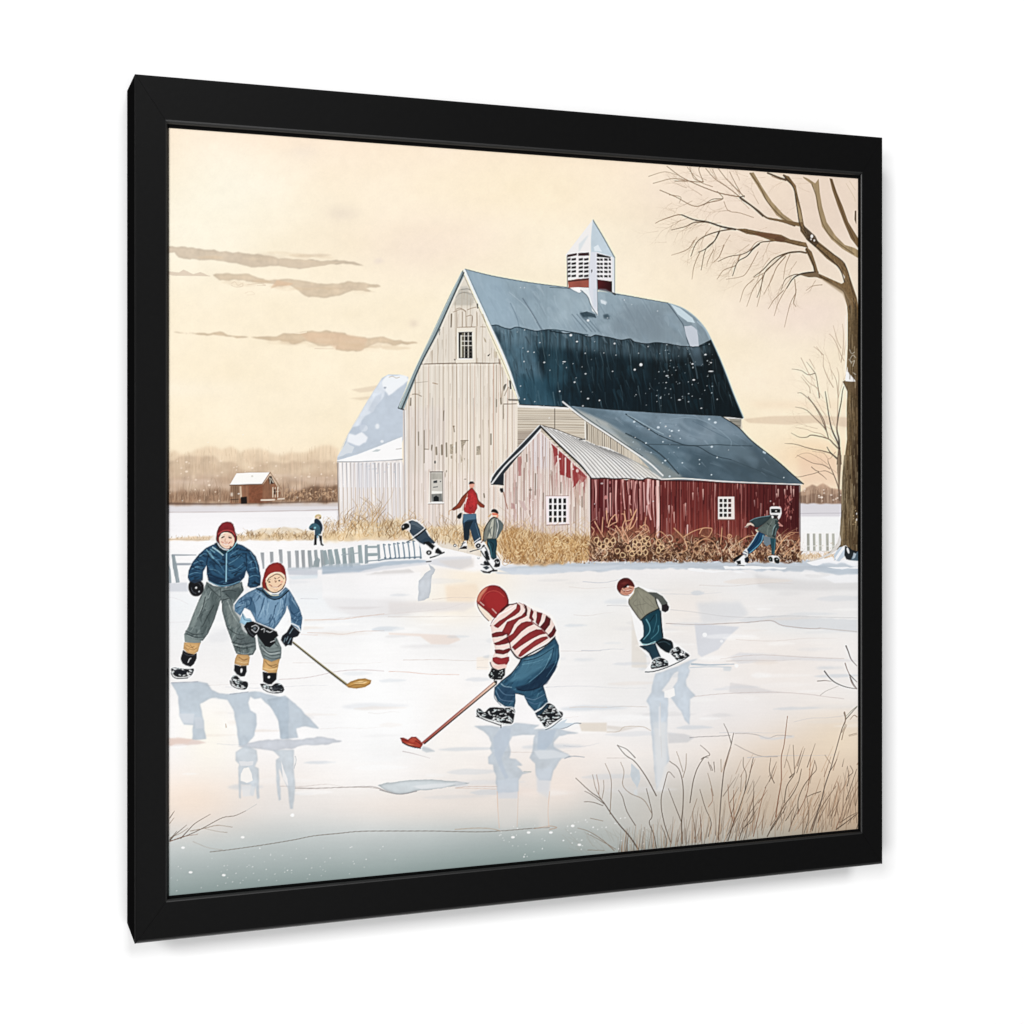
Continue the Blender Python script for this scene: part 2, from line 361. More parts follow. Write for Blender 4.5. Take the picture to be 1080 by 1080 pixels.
    for _ in range(150):
        x = U(180, 880); y = U(606, 842 if x < 640 else 770); w_ = U(14, 80); h_ = U(1.0, 4.5)
        yy = y-w_*.02
        P([x, y, x+w_*.3, yy-h_*.6, x+w_*.7, yy-h_*.5, x+w_, yy, x+w_*.75, yy+h_*.5, x+w_*.3, y+h_*.6], ((196, 206, 216), (214, 218, 224), (234, 222, 212), (255, 255, 255), (224, 222, 222), (255, 254, 252))[rng.randint(6)], U(.15, .5), sm=1, rough=.25, soft=U(.4, 1.4))
    for _ in range(26):
        x = U(180, 820); y = U(612, 830); l = U(30, 110)
        L([x, y, x+l*.35, y+U(-2, 2), x+l*.7, y+U(-2.5, 1.5), x+l, y+U(-3, 1)], U(.4, .8), ((198, 184, 178), (186, 190, 200), (214, 200, 192))[rng.randint(3)], U(.3, .7), w2=.3)
    # puddle and cracks in the foreground
    V(175, 780, 3.857)
    L('525 198 600 199 700 195 800 194 860 198 890 208 940 220 985 218 1030 205 1080 203', .6, (170, 158, 152), .9)
    P('860 185 900 175 980 166 1080 163 1180 170 1235 178 1170 190 1080 203 1030 206 985 218 940 222 900 210', (206, 214, 218), .9, 'm.04', rough=.3, edge=.35)
    P('1000 190 1080 180 1190 176 1130 195 1040 202', (232, 234, 236), .8, soft=.5); L('870 205 920 218 960 222 1020 210', 1.0, (140, 140, 142), .7)
    L('180 457 260 448 400 428 520 408 600 392 700 382 800 373 1000 372 1080 372 1300 375 1480 362 1560 358', .75, (120, 112, 104), .85); L('110 415 150 432 180 442 230 448', .6, (170, 160, 150), .7); L('1180 198 1300 200 1400 204', .5, (214, 190, 176), .8)
    L('1500 362 1560 352 1590 358 1560 366', .9, (180, 150, 128), .7)
    V(480, 740, 6.75)
    P('300 605 450 600 600 640 600 680 450 670 300 680', (244, 228, 218), .4, soft=1.5)
    P('880 150 1080 150 1080 215 900 210', (226, 216, 204), .85, soft=.6); L('815 42 900 38 1080 40', .7, (226, 212, 202), .8)
    # snow specks on the dark foreground ice
    V()
    for _ in range(70):
        x = U(180, 420); E(x, BOT(x)-U(4, 46)*U(.5, 1), U(.3, .8), U(.3, .6), (246, 246, 246), U(.3, .9), own=False)
    for _ in range(60):
        x = U(525, 690); E(x, BOT(x)-U(3, 40), U(.3, 1.1), U(.3, .8), (248, 248, 248), U(.3, .9), own=False)
    for x, y in ((193, 894), (256, 883), (308, 860), (236, 923), (201, 920), (557.5, 878), (604, 871), (541, 883), (611, 891), (581, 878), (604, 871)):
        E(x, y, 2.0, 1.3, (252, 250, 248), .9, own=False)
    sel = PY > 545
    img[sel] *= (1+0.045*NF['l'][sel]+0.010*NF['g'][sel]+.012*NF['h'][sel])[:, None]
def reflections():
    BACK('painted_ice')
    c1 = (182, 195, 207); c2 = (200, 209, 217)
    V(175, 660, 8.308)
    P('45 500 150 498 280 490 360 505 400 560 470 595 560 600 640 590 720 580 780 575 860 590 960 612 1075 640 1075 990 1000 985 1000 900 985 820 950 740 890 690 830 630 780 640 740 620 720 670 740 740 790 770 795 860 770 960 740 1000 700 1060 640 1050 620 900 600 760 560 680 540 650 440 628 380 640 300 680 320 780 330 860 350 990 230 998 240 870 160 860 120 790 115 740 110 620 90 570', c1, .82, 'm.05 l.04', rough=.35, edge=.1, soft=.45)
    P('110 770 250 770 240 860 150 850', (222, 226, 232), .7, soft=.6); P('250 800 320 800 335 900 260 900', (216, 220, 227), .5, soft=.6)
    P('630 780 760 760 760 960 650 960', (205, 214, 222), .5, soft=1.2)
    L('45 500 280 490', .8, (150, 156, 170), .7); L('560 600 640 590 720 580', .8, (140, 148, 162), .7)
    P('0 980 130 985 240 995 200 1020 60 1045 0 1050', (232, 208, 196), .6, rough=.5, soft=.4); P('210 1000 300 1015 300 1040 200 1040', (228, 212, 206), .5, soft=.5)
    L('525 860 528 890', .6, (170, 140, 110), .9)
    V(175, 640, 4.696)
    P('500 460 590 440 640 480 700 540 760 605 690 592 645 600 655 650 570 655 560 570', c1, .8, 'm.06', rough=.3, edge=.1, soft=.4)
    P('360 690 450 665 600 655 700 655 750 645 830 655 875 668 780 680 700 682 620 700 540 715 500 702 430 700 400 705', (200, 205, 214), .85, 'm.05', rough=.8, edge=.14, soft=.45)
    P('345 720 400 685 450 710 455 760 440 790 460 800 462 945 450 950 445 880 430 935 415 925 425 880 370 880 370 950 362 945 358 800 365 780 345 760', c2, .85, 'm.07', rough=.3, edge=.12, soft=.4)
    P('385 800 410 795 425 830 430 860 400 875 370 862 372 830', (250, 246, 242), .95, rough=.3); P('360 765 435 765 432 785 368 788', (232, 232, 234), .8, rough=.3)
    P('375 890 410 885 440 890 440 935 380 940', (226, 228, 230), .75, soft=.4)
    P('530 710 635 708 632 800 640 900 628 1000 615 1000 605 900 560 800 565 870 570 955 560 960 548 890 545 760 565 745', c2, .85, 'm.07', rough=.3, edge=.12, soft=.4)
    P('570 760 600 850 606 890 580 850', (250, 246, 244), .8, rough=.2); E(627, 1032, 9, 9, (255, 255, 255), .9, own=False)
    L('640 740 645 760 635 800', .6, (160, 168, 176), .8); L('640 897 760 898 900 893 1020 890 1080 908', .6, (168, 158, 156), .9)
    V(480, 740, 6.75)
    P('135 175 220 170 330 180 420 152 500 155 600 165 560 195 640 195 720 188 790 208 880 225 800 232 740 245 700 290 700 320 740 345 800 370 830 395 760 405 740 430 700 490 680 560 600 560 575 520 570 440 530 400 555 330 560 260 570 235 480 235 410 245 385 290 395 350 385 400 430 410 480 455 440 455 480 500 540 500 480 520 450 560 450 640 300 650 290 530 270 450 240 445 235 400 265 360 245 330 260 290 240 250 200 210', c1, .72, 'm.06', rough=.4, edge=.1, soft=.5)
    P('590 210 720 200 690 290 640 345 585 340', (178, 192, 208), .6, soft=.8); P('330 180 400 190 380 300 330 400 350 470 380 540 360 555 330 500 280 380 270 260', (182, 194, 210), .5, soft=1)
    P('560 350 700 345 820 380 780 400 600 410', (224, 228, 232), .75, soft=.5, rough=.3)
    P('300 560 450 540 445 690 305 690', (206, 214, 224), .6, soft=1.0); P('575 480 690 470 665 690 585 640', (208, 216, 226), .6, soft=1.2)
    P('300 690 450 690 440 900 320 910', (220, 216, 212), .55, soft=2.0); P('590 640 670 640 668 900 600 900', (226, 220, 214), .5, soft=2)
    L('300 640 305 780 315 900', .7, (222, 190, 168), .7); L('450 640 445 780 442 890', .7, (216, 190, 172), .6); L('672 640 662 780 668 890', .7, (222, 190, 168), .7)
    L('700 190 780 188 850 155 895 155', .8, (110, 124, 140), .8); P('660 190 740 150 800 120 780 150 850 152 800 180 740 195', (206, 218, 228), .9, rough=.3); L('780 405 830 388 920 395', .9, (150, 158, 168), .7)
    L('490 497 540 500', .8, (160, 172, 170), .8); P('0 570 60 570 100 600 0 610', (214, 216, 220), .7, soft=.6); L('0 615 100 605 300 605', .5, (196, 170, 158), .8)
    L('0 910 150 900 260 905 320 920', .8, (180, 160, 140), .8)
    V(600, 680, 5.4)
    P('495 165 560 145 630 120 690 88 735 78 700 100 680 130 690 150 665 200 670 235 720 290 690 310 690 455 660 430 640 380 600 330 580 300 605 290 595 240 620 210 625 150 600 160 560 220 530 260 560 290 565 340 560 420 560 560 570 660 545 700 500 830 485 700 470 480 460 350 440 320 470 270 480 200', (196, 208, 220), .78, 'm.06', rough=.35, edge=.08, soft=.5)
    P('545 265 600 245 605 290 575 305 545 300', (252, 250, 248), .9, rough=.2); P('480 440 560 440 560 700 540 830 500 840', (230, 230, 230), .75, soft=1.5)
    P('470 310 520 320 520 480 480 470', (206, 214, 222), .4, soft=.6); L('520 330 522 480 530 640', .7, (216, 214, 212), .8); P('510 350 520 350 525 520 512 520', (238, 238, 240), .6, soft=.4)
    L('700 110 800 115 940 110', 2.2, (176, 190, 202), .85, w2=.8); L('690 130 800 125 920 128', 1.2, (200, 208, 216), .7); E(955, 118, 12, 8, (255, 255, 255), .9, own=False)
    P('880 128 930 126 920 150 880 148', (206, 214, 220), .6, soft=.4)
    P('355 675 400 715 405 770 390 820 360 770 350 740', (196, 206, 214), .8, 'm.06', rough=.3); P('370 830 390 820 390 860 370 860', (216, 222, 226), .6, soft=.6)
    P('300 640 500 645 480 700 300 660', (240, 236, 232), .3, soft=2)
    V(410, 610, 5.4)
    L('90 945 140 965 200 970 260 985', 1.2, (196, 202, 208), .8, w2=.5); P('190 955 230 965 265 985 215 992 190 980', (188, 196, 202), .7, soft=.4); L('80 985 150 1000 235 1025', .9, (200, 190, 190), .8, w2=.4)
def woods():
    ID('painted_distant_woods')
    V(170, 440, 5.4)
    P('40 205 80 195 140 210 200 185 240 178 290 165 340 182 400 170 460 200 500 180 560 175 620 205 680 212 740 200 800 205 860 195 900 170 960 155 1005 180 1005 300 40 300', (234, 211, 182), .85, 'v.05', rough=1.0, soft=1.6)
    P('40 260 90 235 150 222 220 218 300 225 340 255 400 262 440 290 500 300 560 280 620 255 690 262 760 245 830 262 900 250 1005 255 1005 480 40 490', (208, 184, 158), .9, 'v.08 m.06', rough=1.2, soft=1.4)
    P('40 350 110 340 200 330 280 345 360 330 430 340 600 330 760 345 860 320 1005 340 1005 482 40 492', (190, 162, 138), .85, 'v.12 m.08', rough=1.5, soft=1.8)
    P('40 430 110 415 200 420 300 400 400 420 520 400 700 395 800 400 900 380 1005 390 1005 482 40 494', (150, 118, 94), .85, 'v.2 m.14', rough=2.0, soft=1.6)
    for _ in range(150):
        x = U(40, 1000); y = U(215, 400); r = U(14, 46)
        B(x, y, r, r*U(.5, 1.1), ((240, 222, 196), (200, 174, 148), (222, 198, 170), (178, 150, 126))[rng.randint(4)], U(.12, .38)*(.5 if y < 260 else 1))
    for _ in range(60):
        B(U(40, 1000), U(330, 420), U(30, 80), U(8, 20), (226, 204, 186), U(.1, .3))
    P('700 460 760 420 880 400 1005 395 1005 480 700 478', (112, 84, 64), .8, 'v.2 m.2', rough=1.5, soft=1.2)
    for _ in range(420):
        x = U(40, 1003); yb = U(440, 488); h = U(20, 110)*(1 if rng.rand() < .6 else .5)
        L([x, yb, x+U(-6, 6), yb-h*.5, x+U(-12, 12), yb-h], U(.4, .8), ((122, 92, 72), (90, 68, 52), (176, 148, 124), (214, 188, 162))[rng.randint(4)], U(.25, .6), w2=.3, own=False)
    for _ in range(220):
        x = U(40, 1000); yb = U(200, 330)
        L([x, yb, x+U(-4, 4), yb-U(10, 40)], .5, ((196, 170, 140), (222, 198, 168))[rng.randint(2)], U(.2, .45), own=False)
    for _ in range(60):
        x, y = U(690, 1000), U(405, 470); L([x, y, x+U(-12, 12), y+U(-3, 14), x+U(-8, 8), y+U(4, 20)], .8, (206, 170, 136), U(.4, .9), own=False)
    dots(70, 45, 240, 1000, 480, 2, 6, (246, 228, 208), (.25, .8))
    P('40 486 300 490 600 484 1005 476 1005 482 600 492 300 498 40 498', (96, 74, 62), .8, soft=.4)
    ID('painted_distant_woods')
    V()
    P('843 520 850 514 856 511 862 513 868 510 874 514 880 515 887 516 890 531 843 531', (174, 144, 122), .95, 'v.1 m.12', rough=.6, soft=.5)
    P('843 524 856 520 870 522 890 520 890 531 843 531', (130, 104, 88), .6, 'v.2', rough=.6, soft=.6)
    P('843 480 890 480 890 515 870 512 856 511 843 520', (238, 204, 178), .55, soft=3, own=False)
    for _ in range(60):
        x = U(844, 889); L([x, 530, x+U(-1, 1), 530-U(3, 16)], .5, ((110, 84, 68), (206, 180, 158))[rng.randint(2)], U(.3, .7))
    dots(14, 846, 515, 888, 529, .5, 1.1, (240, 222, 208), (.6, .95))
    ID('painted_cabin')
    V(170, 440, 5.4)
    P('395 388 580 384 620 330 660 395 680 430 672 465 600 488 395 490', (140, 98, 74), 1, 'v.12 m.12')
    P('500 388 580 386 575 488 500 488', (124, 74, 52), .8, 'g.1 m.1', soft=.3); P('395 388 445 388 445 488 400 488', (150, 120, 96), .9, 'v.2')
    for x in (402, 412, 424, 436): L([x, 395, x, 485], .7, (92, 66, 50), .7)
    for x in (455, 449): L([x, 395, x+2, 460], .8, (220, 200, 176), .9)
    P('452 455 488 452 490 492 455 494', (22, 16, 14)); P('395 430 408 430 408 450 395 450', (236, 226, 214), .8, soft=.3)
    P('430 318 620 313 575 380 390 386', (252, 250, 246), 1, edge=.0); L('390 387 575 382', .9, (90, 66, 52), .9); L('620 314 652 360 685 410', .9, (150, 120, 96), .9); L('430 316 620 312', .5, (160, 130, 104), .8)
    L('575 382 620 316', .7, (120, 84, 60), .9); P('612 340 628 335 645 378 620 380 612 360', (40, 24, 20)); L('618 345 622 378', .8, (236, 220, 200), .9); L('625 350 640 374', .8, (236, 220, 200), .9)
    for x in (636, 650, 664): L([x, 400, x, 455], .9, (238, 224, 204), .85)
    L('640 425 672 422', .7, (238, 224, 204), .8); P('642 410 652 410 652 440 642 440', (50, 32, 26), .8); L('570 472 645 470', 1.6, (236, 222, 206), .9); L('665 466 700 464', 1.4, (236, 222, 206), .8); L('395 470 440 468', .8, (70, 50, 40), .8)
    E(518, 336, 6, 5, (196, 190, 176), .6, own=False)
def boards(x0, x1, ytop, ybot, step, col, w=.6, a=.6, clip=None, jit=.25, wob=.4):
    x = x0
    while x < x1:
        xx = x+U(-jit, jit)*step; t = ytop(xx) if callable(ytop) else ytop; b = ybot(xx) if callable(ybot) else ybot
        L([xx, t, xx+U(-wob, wob), t+(b-t)*.4, xx+U(-wob, wob), t+(b-t)*.7, xx, b], w*U(.6, 1.3), col[rng.randint(len(col))], a*U(.5, 1.1), clip=clip)
        x += step*U(.85, 1.15)
def outbuilding():
    ID('painted_outbuilding')
    V(340, 370, 5.4)
    P('85 605 110 565 150 470 200 390 250 300 300 220 340 155 375 135 440 135 490 150 480 200 440 300 460 330 460 500 430 620 300 632 200 632 85 625', (196, 206, 218), 1, 'm.03 l.04')
    P('370 138 480 140 490 165 470 195 430 220 380 260 340 200 335 180', (248, 250, 252), .9, rough=.8, soft=.5)
    P('340 160 300 215 250 300 200 390 170 440 210 430 240 370 290 350 330 300 360 240 370 210 345 200', (226, 232, 240), .85, 'm.06', rough=.8, soft=.6)
    P('150 470 190 480 225 465 260 490 250 520 210 540 170 530 140 520', (248, 249, 252), .85, rough=.6, soft=.6)
    P('85 605 110 560 140 520 155 535 180 545 170 580', (222, 227, 232), .8, rough=.4); E(313, 430, 12, 15, (240, 243, 247), .85, soft=.4); E(340, 516, 10, 8, (240, 243, 246), .8); E(235, 440, 24, 20, (222, 228, 236), .7)
    P('180 460 200 430 230 400 250 420 230 450 190 475', (190, 200, 214), .6, soft=.5); P('300 260 340 240 330 300 280 350 260 340', (186, 196, 210), .4, soft=1)
    L('380 150 400 145 420 155 440 150', .8, (196, 186, 172), .8); P('350 205 365 205 362 215 350 215', (150, 158, 170), .7)
    L('105 560 150 468 250 298 340 156', .5, (214, 216, 218), .9)
    P('82 625 200 590 330 540 455 488 455 620 200 630 85 634', (251, 250, 250), 1); P('280 575 310 560 335 562 315 574', (196, 204, 206), .9, rough=.2); L('420 560 450 556', .7, (170, 164, 158), .8)
    L('85 632 200 632 330 628 455 618', 1.0, (150, 152, 158), .9); L('85 612 200 580 330 532 455 488', .5, (190, 196, 200), .8)
    c = P('85 636 200 634 455 622 470 700 470 1000 95 1005', (236, 230, 227), 1, 'v.06')
    for x in range(92, 470, 23):
        L([x, 640, x+4, 800, x+6, 1000], 1.1, ((150, 150, 158), (186, 172, 164), (168, 160, 160))[rng.randint(3)], U(.55, .9), w2=.6, clip=c)
        L([x+8, 640, x+10, 990], 2.0, (250, 248, 248), .6, clip=c)
        if rng.rand() < .7: L([x+15, 645, x+16, 980], 1.4, (206, 198, 200), .6, clip=c)
        L([x+5, 780, x+8, 1000], 1.0, (206, 184, 164), .6, clip=c)
    P('190 636 290 634 300 780 200 790', (216, 218, 226), .35, soft=1.5, clip=c); L('85 640 95 1000', .9, (130, 116, 108), .9)
    for _ in range(12): E(U(200, 430), U(640, 700), 5, 5, (190, 196, 206), .5, own=False)
def barn():
    ID('painted_barn')
    V()
    # horizontal siding strip on the side wall
    c = P('544 425 640 431 720 440 782 441 783 452 760 452 720 470 640 500 545 500', (214, 204, 188), 1, 'h.05')
    y = 428
    while y < 500:
        L([546, y, 590, y+U(-.3, .6), 640, y+1+U(-.5, .5)], U(.5, 1.1), ((150, 134, 114), (120, 104, 88), (176, 160, 140))[rng.randint(3)], U(.4, .85), clip=c); y += U(1.6, 3.0)
    P('545 425 600 428 600 432 545 430', (238, 234, 228), .9, clip=c); L('585 431 585 455', .8, (60, 50, 42), .8)
    P('545 455 575 452 560 475 545 490', (120, 104, 96), .35, soft=1.5, clip=c)
    P('767 440 782 440 781 452 775 450', (150, 146, 136), 1); L('767 440.5 784 441.5', 1.2, (248, 247, 244), 1); L('769 444 780 445', .5, (90, 88, 80), .8); L('773 448 781 449', .5, (90, 88, 80), .8)
    # front wall
    w = P('489 288 479 305 425 428 426 568 520 590 545 560 546 424', (232, 223, 210), 1, 'v.035 l.03')
    P('426 430 470 430 470 568 426 568', (222, 212, 206), .6, soft=3, clip=w, tex='v.06'); P('470 430 546 430 546 520 470 520', (238, 226, 212), .5, soft=4, clip=w)
    P('426 500 546 500 546 570 426 570', (240, 226, 220), .5, soft=6, clip=w)
    P('489 290 505 325 475 325', (226, 218, 204), .8, soft=.5, clip=w); P('484 305 492 304 500 316 498 322 478 322', (178, 174, 164), .6, soft=1.0, clip=w)
    ytop = lambda x: 300+abs(x-489)*2.1
    boards(428, 545, 384, 572, 5.0, ((172, 148, 126), (150, 126, 104), (190, 150, 130)), .7, .75, clip=w, jit=.2)
    boards(430, 545, 384, 572, 5.0, ((252, 246, 240), (250, 238, 226)), 1.1, .55, clip=w)
    boards(427, 545, 420, 572, 7.0, ((196, 184, 180), (206, 190, 184), (170, 160, 152)), 1.0, .5, clip=w)
    boards(450, 528, ytop, 384, 6.0, ((160, 140, 116), (140, 120, 98)), .6, .7, clip=w)
    L('442 384 489 383 527 383', .9, (120, 100, 84), .9); L('447 386 489 385.3 526 385', .5, (250, 242, 230), .6)
    V(395, 275, 6.75)
    L('350 735 540 730 880 730', .5, (90, 74, 60), .8)
    for q in ('585 360 585 470', '625 365 625 470', '650 360 652 470', '580 345 610 338 650 358', '660 350 700 335 725 330', '655 395 695 392 692 470', '585 475 720 470', '695 395 692 465', '560 365 620 345 650 365', '690 470 715 472', '755 470 790 472', '730 370 732 465', '770 380 790 440'):
        L(q, .6, (140, 118, 96), .85)
    L('548 380 545 470', 1.6, (120, 106, 88), .9); L('732 310 735 335', 1.6, (50, 44, 40), .9); L('465 490 460 525', 1.4, (80, 74, 64), .8); P('775 540 790 560 798 585 785 575', (160, 144, 118), .8); P('802 675 825 660 812 682', (40, 36, 32), .9); P('565 700 578 700 572 714', (50, 40, 36), .9); P('850 640 875 650 870 695 855 690', (206, 194, 172), .9)
    P('610 185 660 180 680 210 620 215', (196, 192, 184), .7, soft=.5); L('580 260 620 225 680 240 700 255', .9, (170, 168, 162), .7); L('575 290 620 265 680 290 710 300', .7, (190, 184, 172), .7); L('615 205 660 200 680 208', .7, (110, 106, 98), .7); L('600 235 650 225 700 240', .5, (130, 124, 112), .7)
    folds(w, 260, math.pi/2, ((176, 156, 136), (246, 240, 230), (204, 186, 168), (150, 132, 112)), (.4, 1.0), (6, 22), (.15, .45), .04)
    # upper window
    P('585 480 722 478 722 726 580 728', (238, 230, 216), 1, clip=w); L('582 480 582 700', .5, (150, 130, 108), .7); L('722 480 724 728', .5, (150, 130, 108), .7)
    P('598 510 695 508 697 694 600 694', (20, 20, 20)); P('612 530 622 530 624 690 612 690', (226, 218, 200)); P('622 515 634 515 634 690 622 690', (120, 112, 92), .9)
    for x in (640, 668): L([x, 512, x, 690], .9, (214, 208, 196), .95)
    for y in (535, 572, 604): L([618, y, 694, y], .9, (220, 216, 206), .95)
    for y in (650, 622, 672): L([640, y, 694, y], .5, (120, 112, 104), .8)
    L('598 510 695 508', .6, (60, 54, 48), .9); L('596 700 700 698', 1.0, (250, 246, 238), .9)
    # corner trim and knots
    L('893 700 900 1010', .9, (176, 150, 128), .9); L('885 700 890 735', .8, (110, 92, 78), .8); L('870 740 868 1080', .6, (120, 100, 80), .8)
    P('925 880 940 875 935 900 920 930 915 900', (90, 84, 76), .8); P('958 850 970 855 975 915 965 915', (46, 40, 38)); L('925 960 955 900 958 990', .9, (150, 134, 116), .7); L('905 760 915 870 900 1010', 1.0, (186, 170, 150), .8); P('950 985 1020 985 1020 998 955 996', (90, 84, 78), .8); L('920 1020 1010 1018', .9, (110, 96, 84), .9)
    L('270 870 330 865 380 860', .5, (150, 140, 126), .6); L('415 870 450 878', .8, (150, 120, 90), .8); L('270 950 300 950 335 965', .7, (120, 104, 84), .8); L('260 980 258 1030', .9, (120, 104, 84), .8); L('240 960 330 940', .4, (170, 150, 130), .6)
    V(400, 420, 6.75)
    for q, wd in (('280 240 280 335', 1.2), ('320 230 320 460', 1.1), ('225 0 222 50', 1.4), ('835 10 835 60', 1.2), ('884 50 884 145', .8), ('865 0 868 40', 1.6), ('795 255 795 330', 1.4), ('478 320 480 415', 1.6), ('548 315 548 390', 1.2), ('530 200 535 240', .9), ('460 90 456 160', 1.0), ('325 362 350 365', 1.2), ('745 680 748 705', 1.6), ('375 335 372 370', 1.6), ('445 335 446 400', 2.0), ('406 350 408 400', 1.8)):
        L(q, wd, (120, 108, 90), .8)
    for q in ('500 330 525 325 528 400 505 400', '580 300 625 298 600 340 590 410', '690 345 720 340 722 400 690 405', '505 410 520 410 520 430 505 430', '545 400 553 400 550 470 543 450', '600 425 610 430 608 445', '580 400 592 440 585 465'):
        P(q, (146, 134, 114), .65, 'g.3', rough=.4)
    L('580 302 632 300', .8, (110, 96, 78), .8); E(397, 455, 6, 11, (40, 36, 34)); E(470, 545, 4, 20, (150, 136, 116), .6); E(478, 520, 4, 8, (120, 110, 94), .7); E(612, 576, 9, 3, (110, 100, 84), .7); E(530, 200, 9, 5, (130, 110, 90), .7); E(715, 270, 6, 16, (170, 158, 138), .5)
    P('325 365 372 365 372 500 325 520', (240, 230, 224), .8, soft=.5)
    # lower window
    P('355 520 455 518 458 750 350 752', (244, 238, 230), .9); P('368 528 450 526 452 735 370 736', (206, 202, 194)); L('362 524 452 523', 1.0, (70, 60, 54), .9); L('366 526 366 738', .8, (120, 108, 98), .9); L('450 526 452 738', .7, (110, 100, 92), .9)
    P('372 532 448 532 446 575 372 580', (178, 174, 164), .8, 'v.15'); P('385 588 412 584 412 602 386 604', (58, 64, 66)); E(436, 593, 4, 5, (70, 76, 78)); L('386 634 415 630', 1.0, (80, 84, 86), .9); P('374 660 448 664 448 676 374 680', (244, 242, 236), .95)
    P('372 682 446 680 448 736 372 736', (120, 122, 120), .9, 'm.2'); P('386 735 386 705 405 692 424 705 424 735', (18, 26, 28), sm=0); L('350 748 458 744', 1.6, (248, 244, 240), 1); L('350 754 458 751', .7, (130, 116, 106), .9)
    # gable edges
    V(395, 275, 6.75)
    P('630 70 640 105 560 260 450 520 330 740 210 1055 168 1050 300 760 430 490 545 235', (150, 166, 170), 1)
    L('635 85 560 255 440 520 325 745 195 1052', 1.6, (66, 76, 80), .95); L('628 72 545 235 425 490 300 755 168 1048', .8, (60, 74, 78), .9); L('640 118 562 275 452 535 345 740', .8, (240, 236, 228), .8)
    L('620 80 540 250 418 505 292 765 175 1040', .9, (200, 214, 216), .9); P('168 1048 210 1056 215 1066 170 1054', (40, 40, 42))
    V(340, 370, 5.4); L('466 335 470 700 470 980', .9, (170, 166, 170), .85); L('474 340 478 980', 1.2, (250, 250, 250), .7)
    # roof
    V()
    up = P('489.5 284 521 291 560 298 600 303.5 612 306 648 309 680 315 704.5 319.5 712 321.5 720 325 733 334 743 345.5 750 357.5 750 368 725 372 690 370 640 362 600 357 560 354 530 352 520 350 517 343', (150, 170, 182), 1, 'm.03 l.05 v.03', col2=(136, 152, 162), grad=[520, 300, 720, 340])
    lo = P('517 343.4 524 342.9 530.6 345.5 538.3 347 544.8 345 555 347 565.6 349 578.5 347.6 591.5 349.5 595.6 351.7 606 351 613.7 353.3 622.8 355.3 628 353.3 635.7 354.8 643.5 356.1 655.2 358.7 664.3 357.4 669.5 360.5 682.4 362.6 691.5 361.3 704.5 362.6 720 365.2 735.6 365.2 750.3 358 758.9 376.9 766.7 396.3 774.5 417 784 441 761 439 700 436 640 432 593 429 548 427 533 380', (20, 40, 50), 1, 'v.35 m.2', col2=(16, 24, 28), grad=[560, 400, 760, 400])
    P('517 343 560 347 566 380 585 430 548 427 530 375', (92, 122, 138), .75, 'v.15 m.1', soft=3, clip=lo); P('545 395 580 400 590 430 548 427', (24, 60, 76), .6, soft=4, clip=lo); P('570 350 590 352 600 400 580 410', (50, 84, 98), .5, soft=3, clip=lo, tex='v.2')
    P('517 343 600 349 690 364 748 362 750 372 700 380 600 368 530 362', (104, 126, 138), .45, 'v.5', soft=3, clip=lo)
    P('740 380 783 441 700 436 705 400', (10, 22, 28), .6, soft=5, clip=lo); P('600 420 640 400 700 400 700 436 600 430', (8, 22, 30), .5, soft=5, clip=lo)
    folds(lo, 190, 1.25, ((34, 66, 80), (12, 30, 38), (54, 88, 102), (8, 18, 24), (24, 52, 64)), (1.5, 5.0), (6, 26), (.08, .28), .12)
    folds(up, 150, 1.0, ((170, 190, 202), (118, 136, 148), (186, 202, 212), (134, 154, 168)), (1.5, 6.0), (5, 20), (.08, .26), .35)
    for _ in range(60):
        P([x_ for q in [(U(500, 745), U(292, 350))] for x_ in (q[0], q[1], q[0]+U(5, 14), q[1]+U(-2, 3), q[0]+U(6, 18), q[1]+U(4, 10), q[0]+U(0, 5), q[1]+U(3, 8))], ((176, 194, 206), (122, 142, 156), (144, 164, 178))[rng.randint(3)], U(.12, .35), sm=1, soft=1.2, clip=up)
    for _ in range(230):
        x = U(520, 770); y = U(350, 425); h = U(6, 34)
        L([x, y, x+U(.5, 2.5), y+h*.5, x+U(2, 6), y+h], U(.5, 1.6), ((96, 122, 134), (8, 18, 24), (50, 80, 94), (6, 14, 18), (130, 152, 160))[rng.randint(5)], U(.08, .36), w2=.3, clip=lo)
    for _ in range(100):
        x = U(500, 745); y = U(295, 350); h = U(6, 30)
        L([x, y, x+h*.35, y+h*.6, x+h*.55, y+h], U(.5, 1.8), ((120, 138, 150), (176, 194, 204), (104, 120, 132), (184, 200, 210))[rng.randint(4)], U(.08, .3), w2=.3, clip=up)
    P('489 285 530 293 548 345 517 343', (160, 182, 198), .5, soft=4, clip=up); P('590 305 640 308 620 330 580 345', (172, 190, 200), .5, soft=5, clip=up); P('660 320 700 330 700 360 640 350', (120, 134, 144), .5, soft=4, clip=up)
    V(340, 220, 3.857)
    L('765 385 790 440 800 480', .9, (110, 130, 144), .7, clip=up); L('815 365 850 420 885 480 895 495', 1.2, (96, 112, 124), .7, w2=1.8, clip=up); L('760 340 830 400 870 460', .6, (180, 196, 206), .7, clip=up)
    P('1045 430 1080 420 1080 460 1060 450', (90, 108, 120), .7, soft=.8)
    L('683 476 710 474 735 484 765 490 790 482 830 490 870 498 920 492 970 496 1020 504 1065 512 1080 514', 1.0, (22, 44, 56), .9)
    V(580, 220, 3.857)
    L('0 498 60 508 100 505 130 514 165 522 185 514 215 520 245 525 290 535 325 530 345 542 395 550 430 545 480 550 540 560 600 560 650 550', .9, (12, 30, 38), .95)
    P('120 425 150 420 185 430 190 445 165 440 135 440', (44, 60, 70), .8, rough=.3); P('215 432 235 430 245 450 220 448', (50, 66, 76), .6, soft=.5); P('205 370 225 380 228 392 208 385', (226, 234, 240), .8)
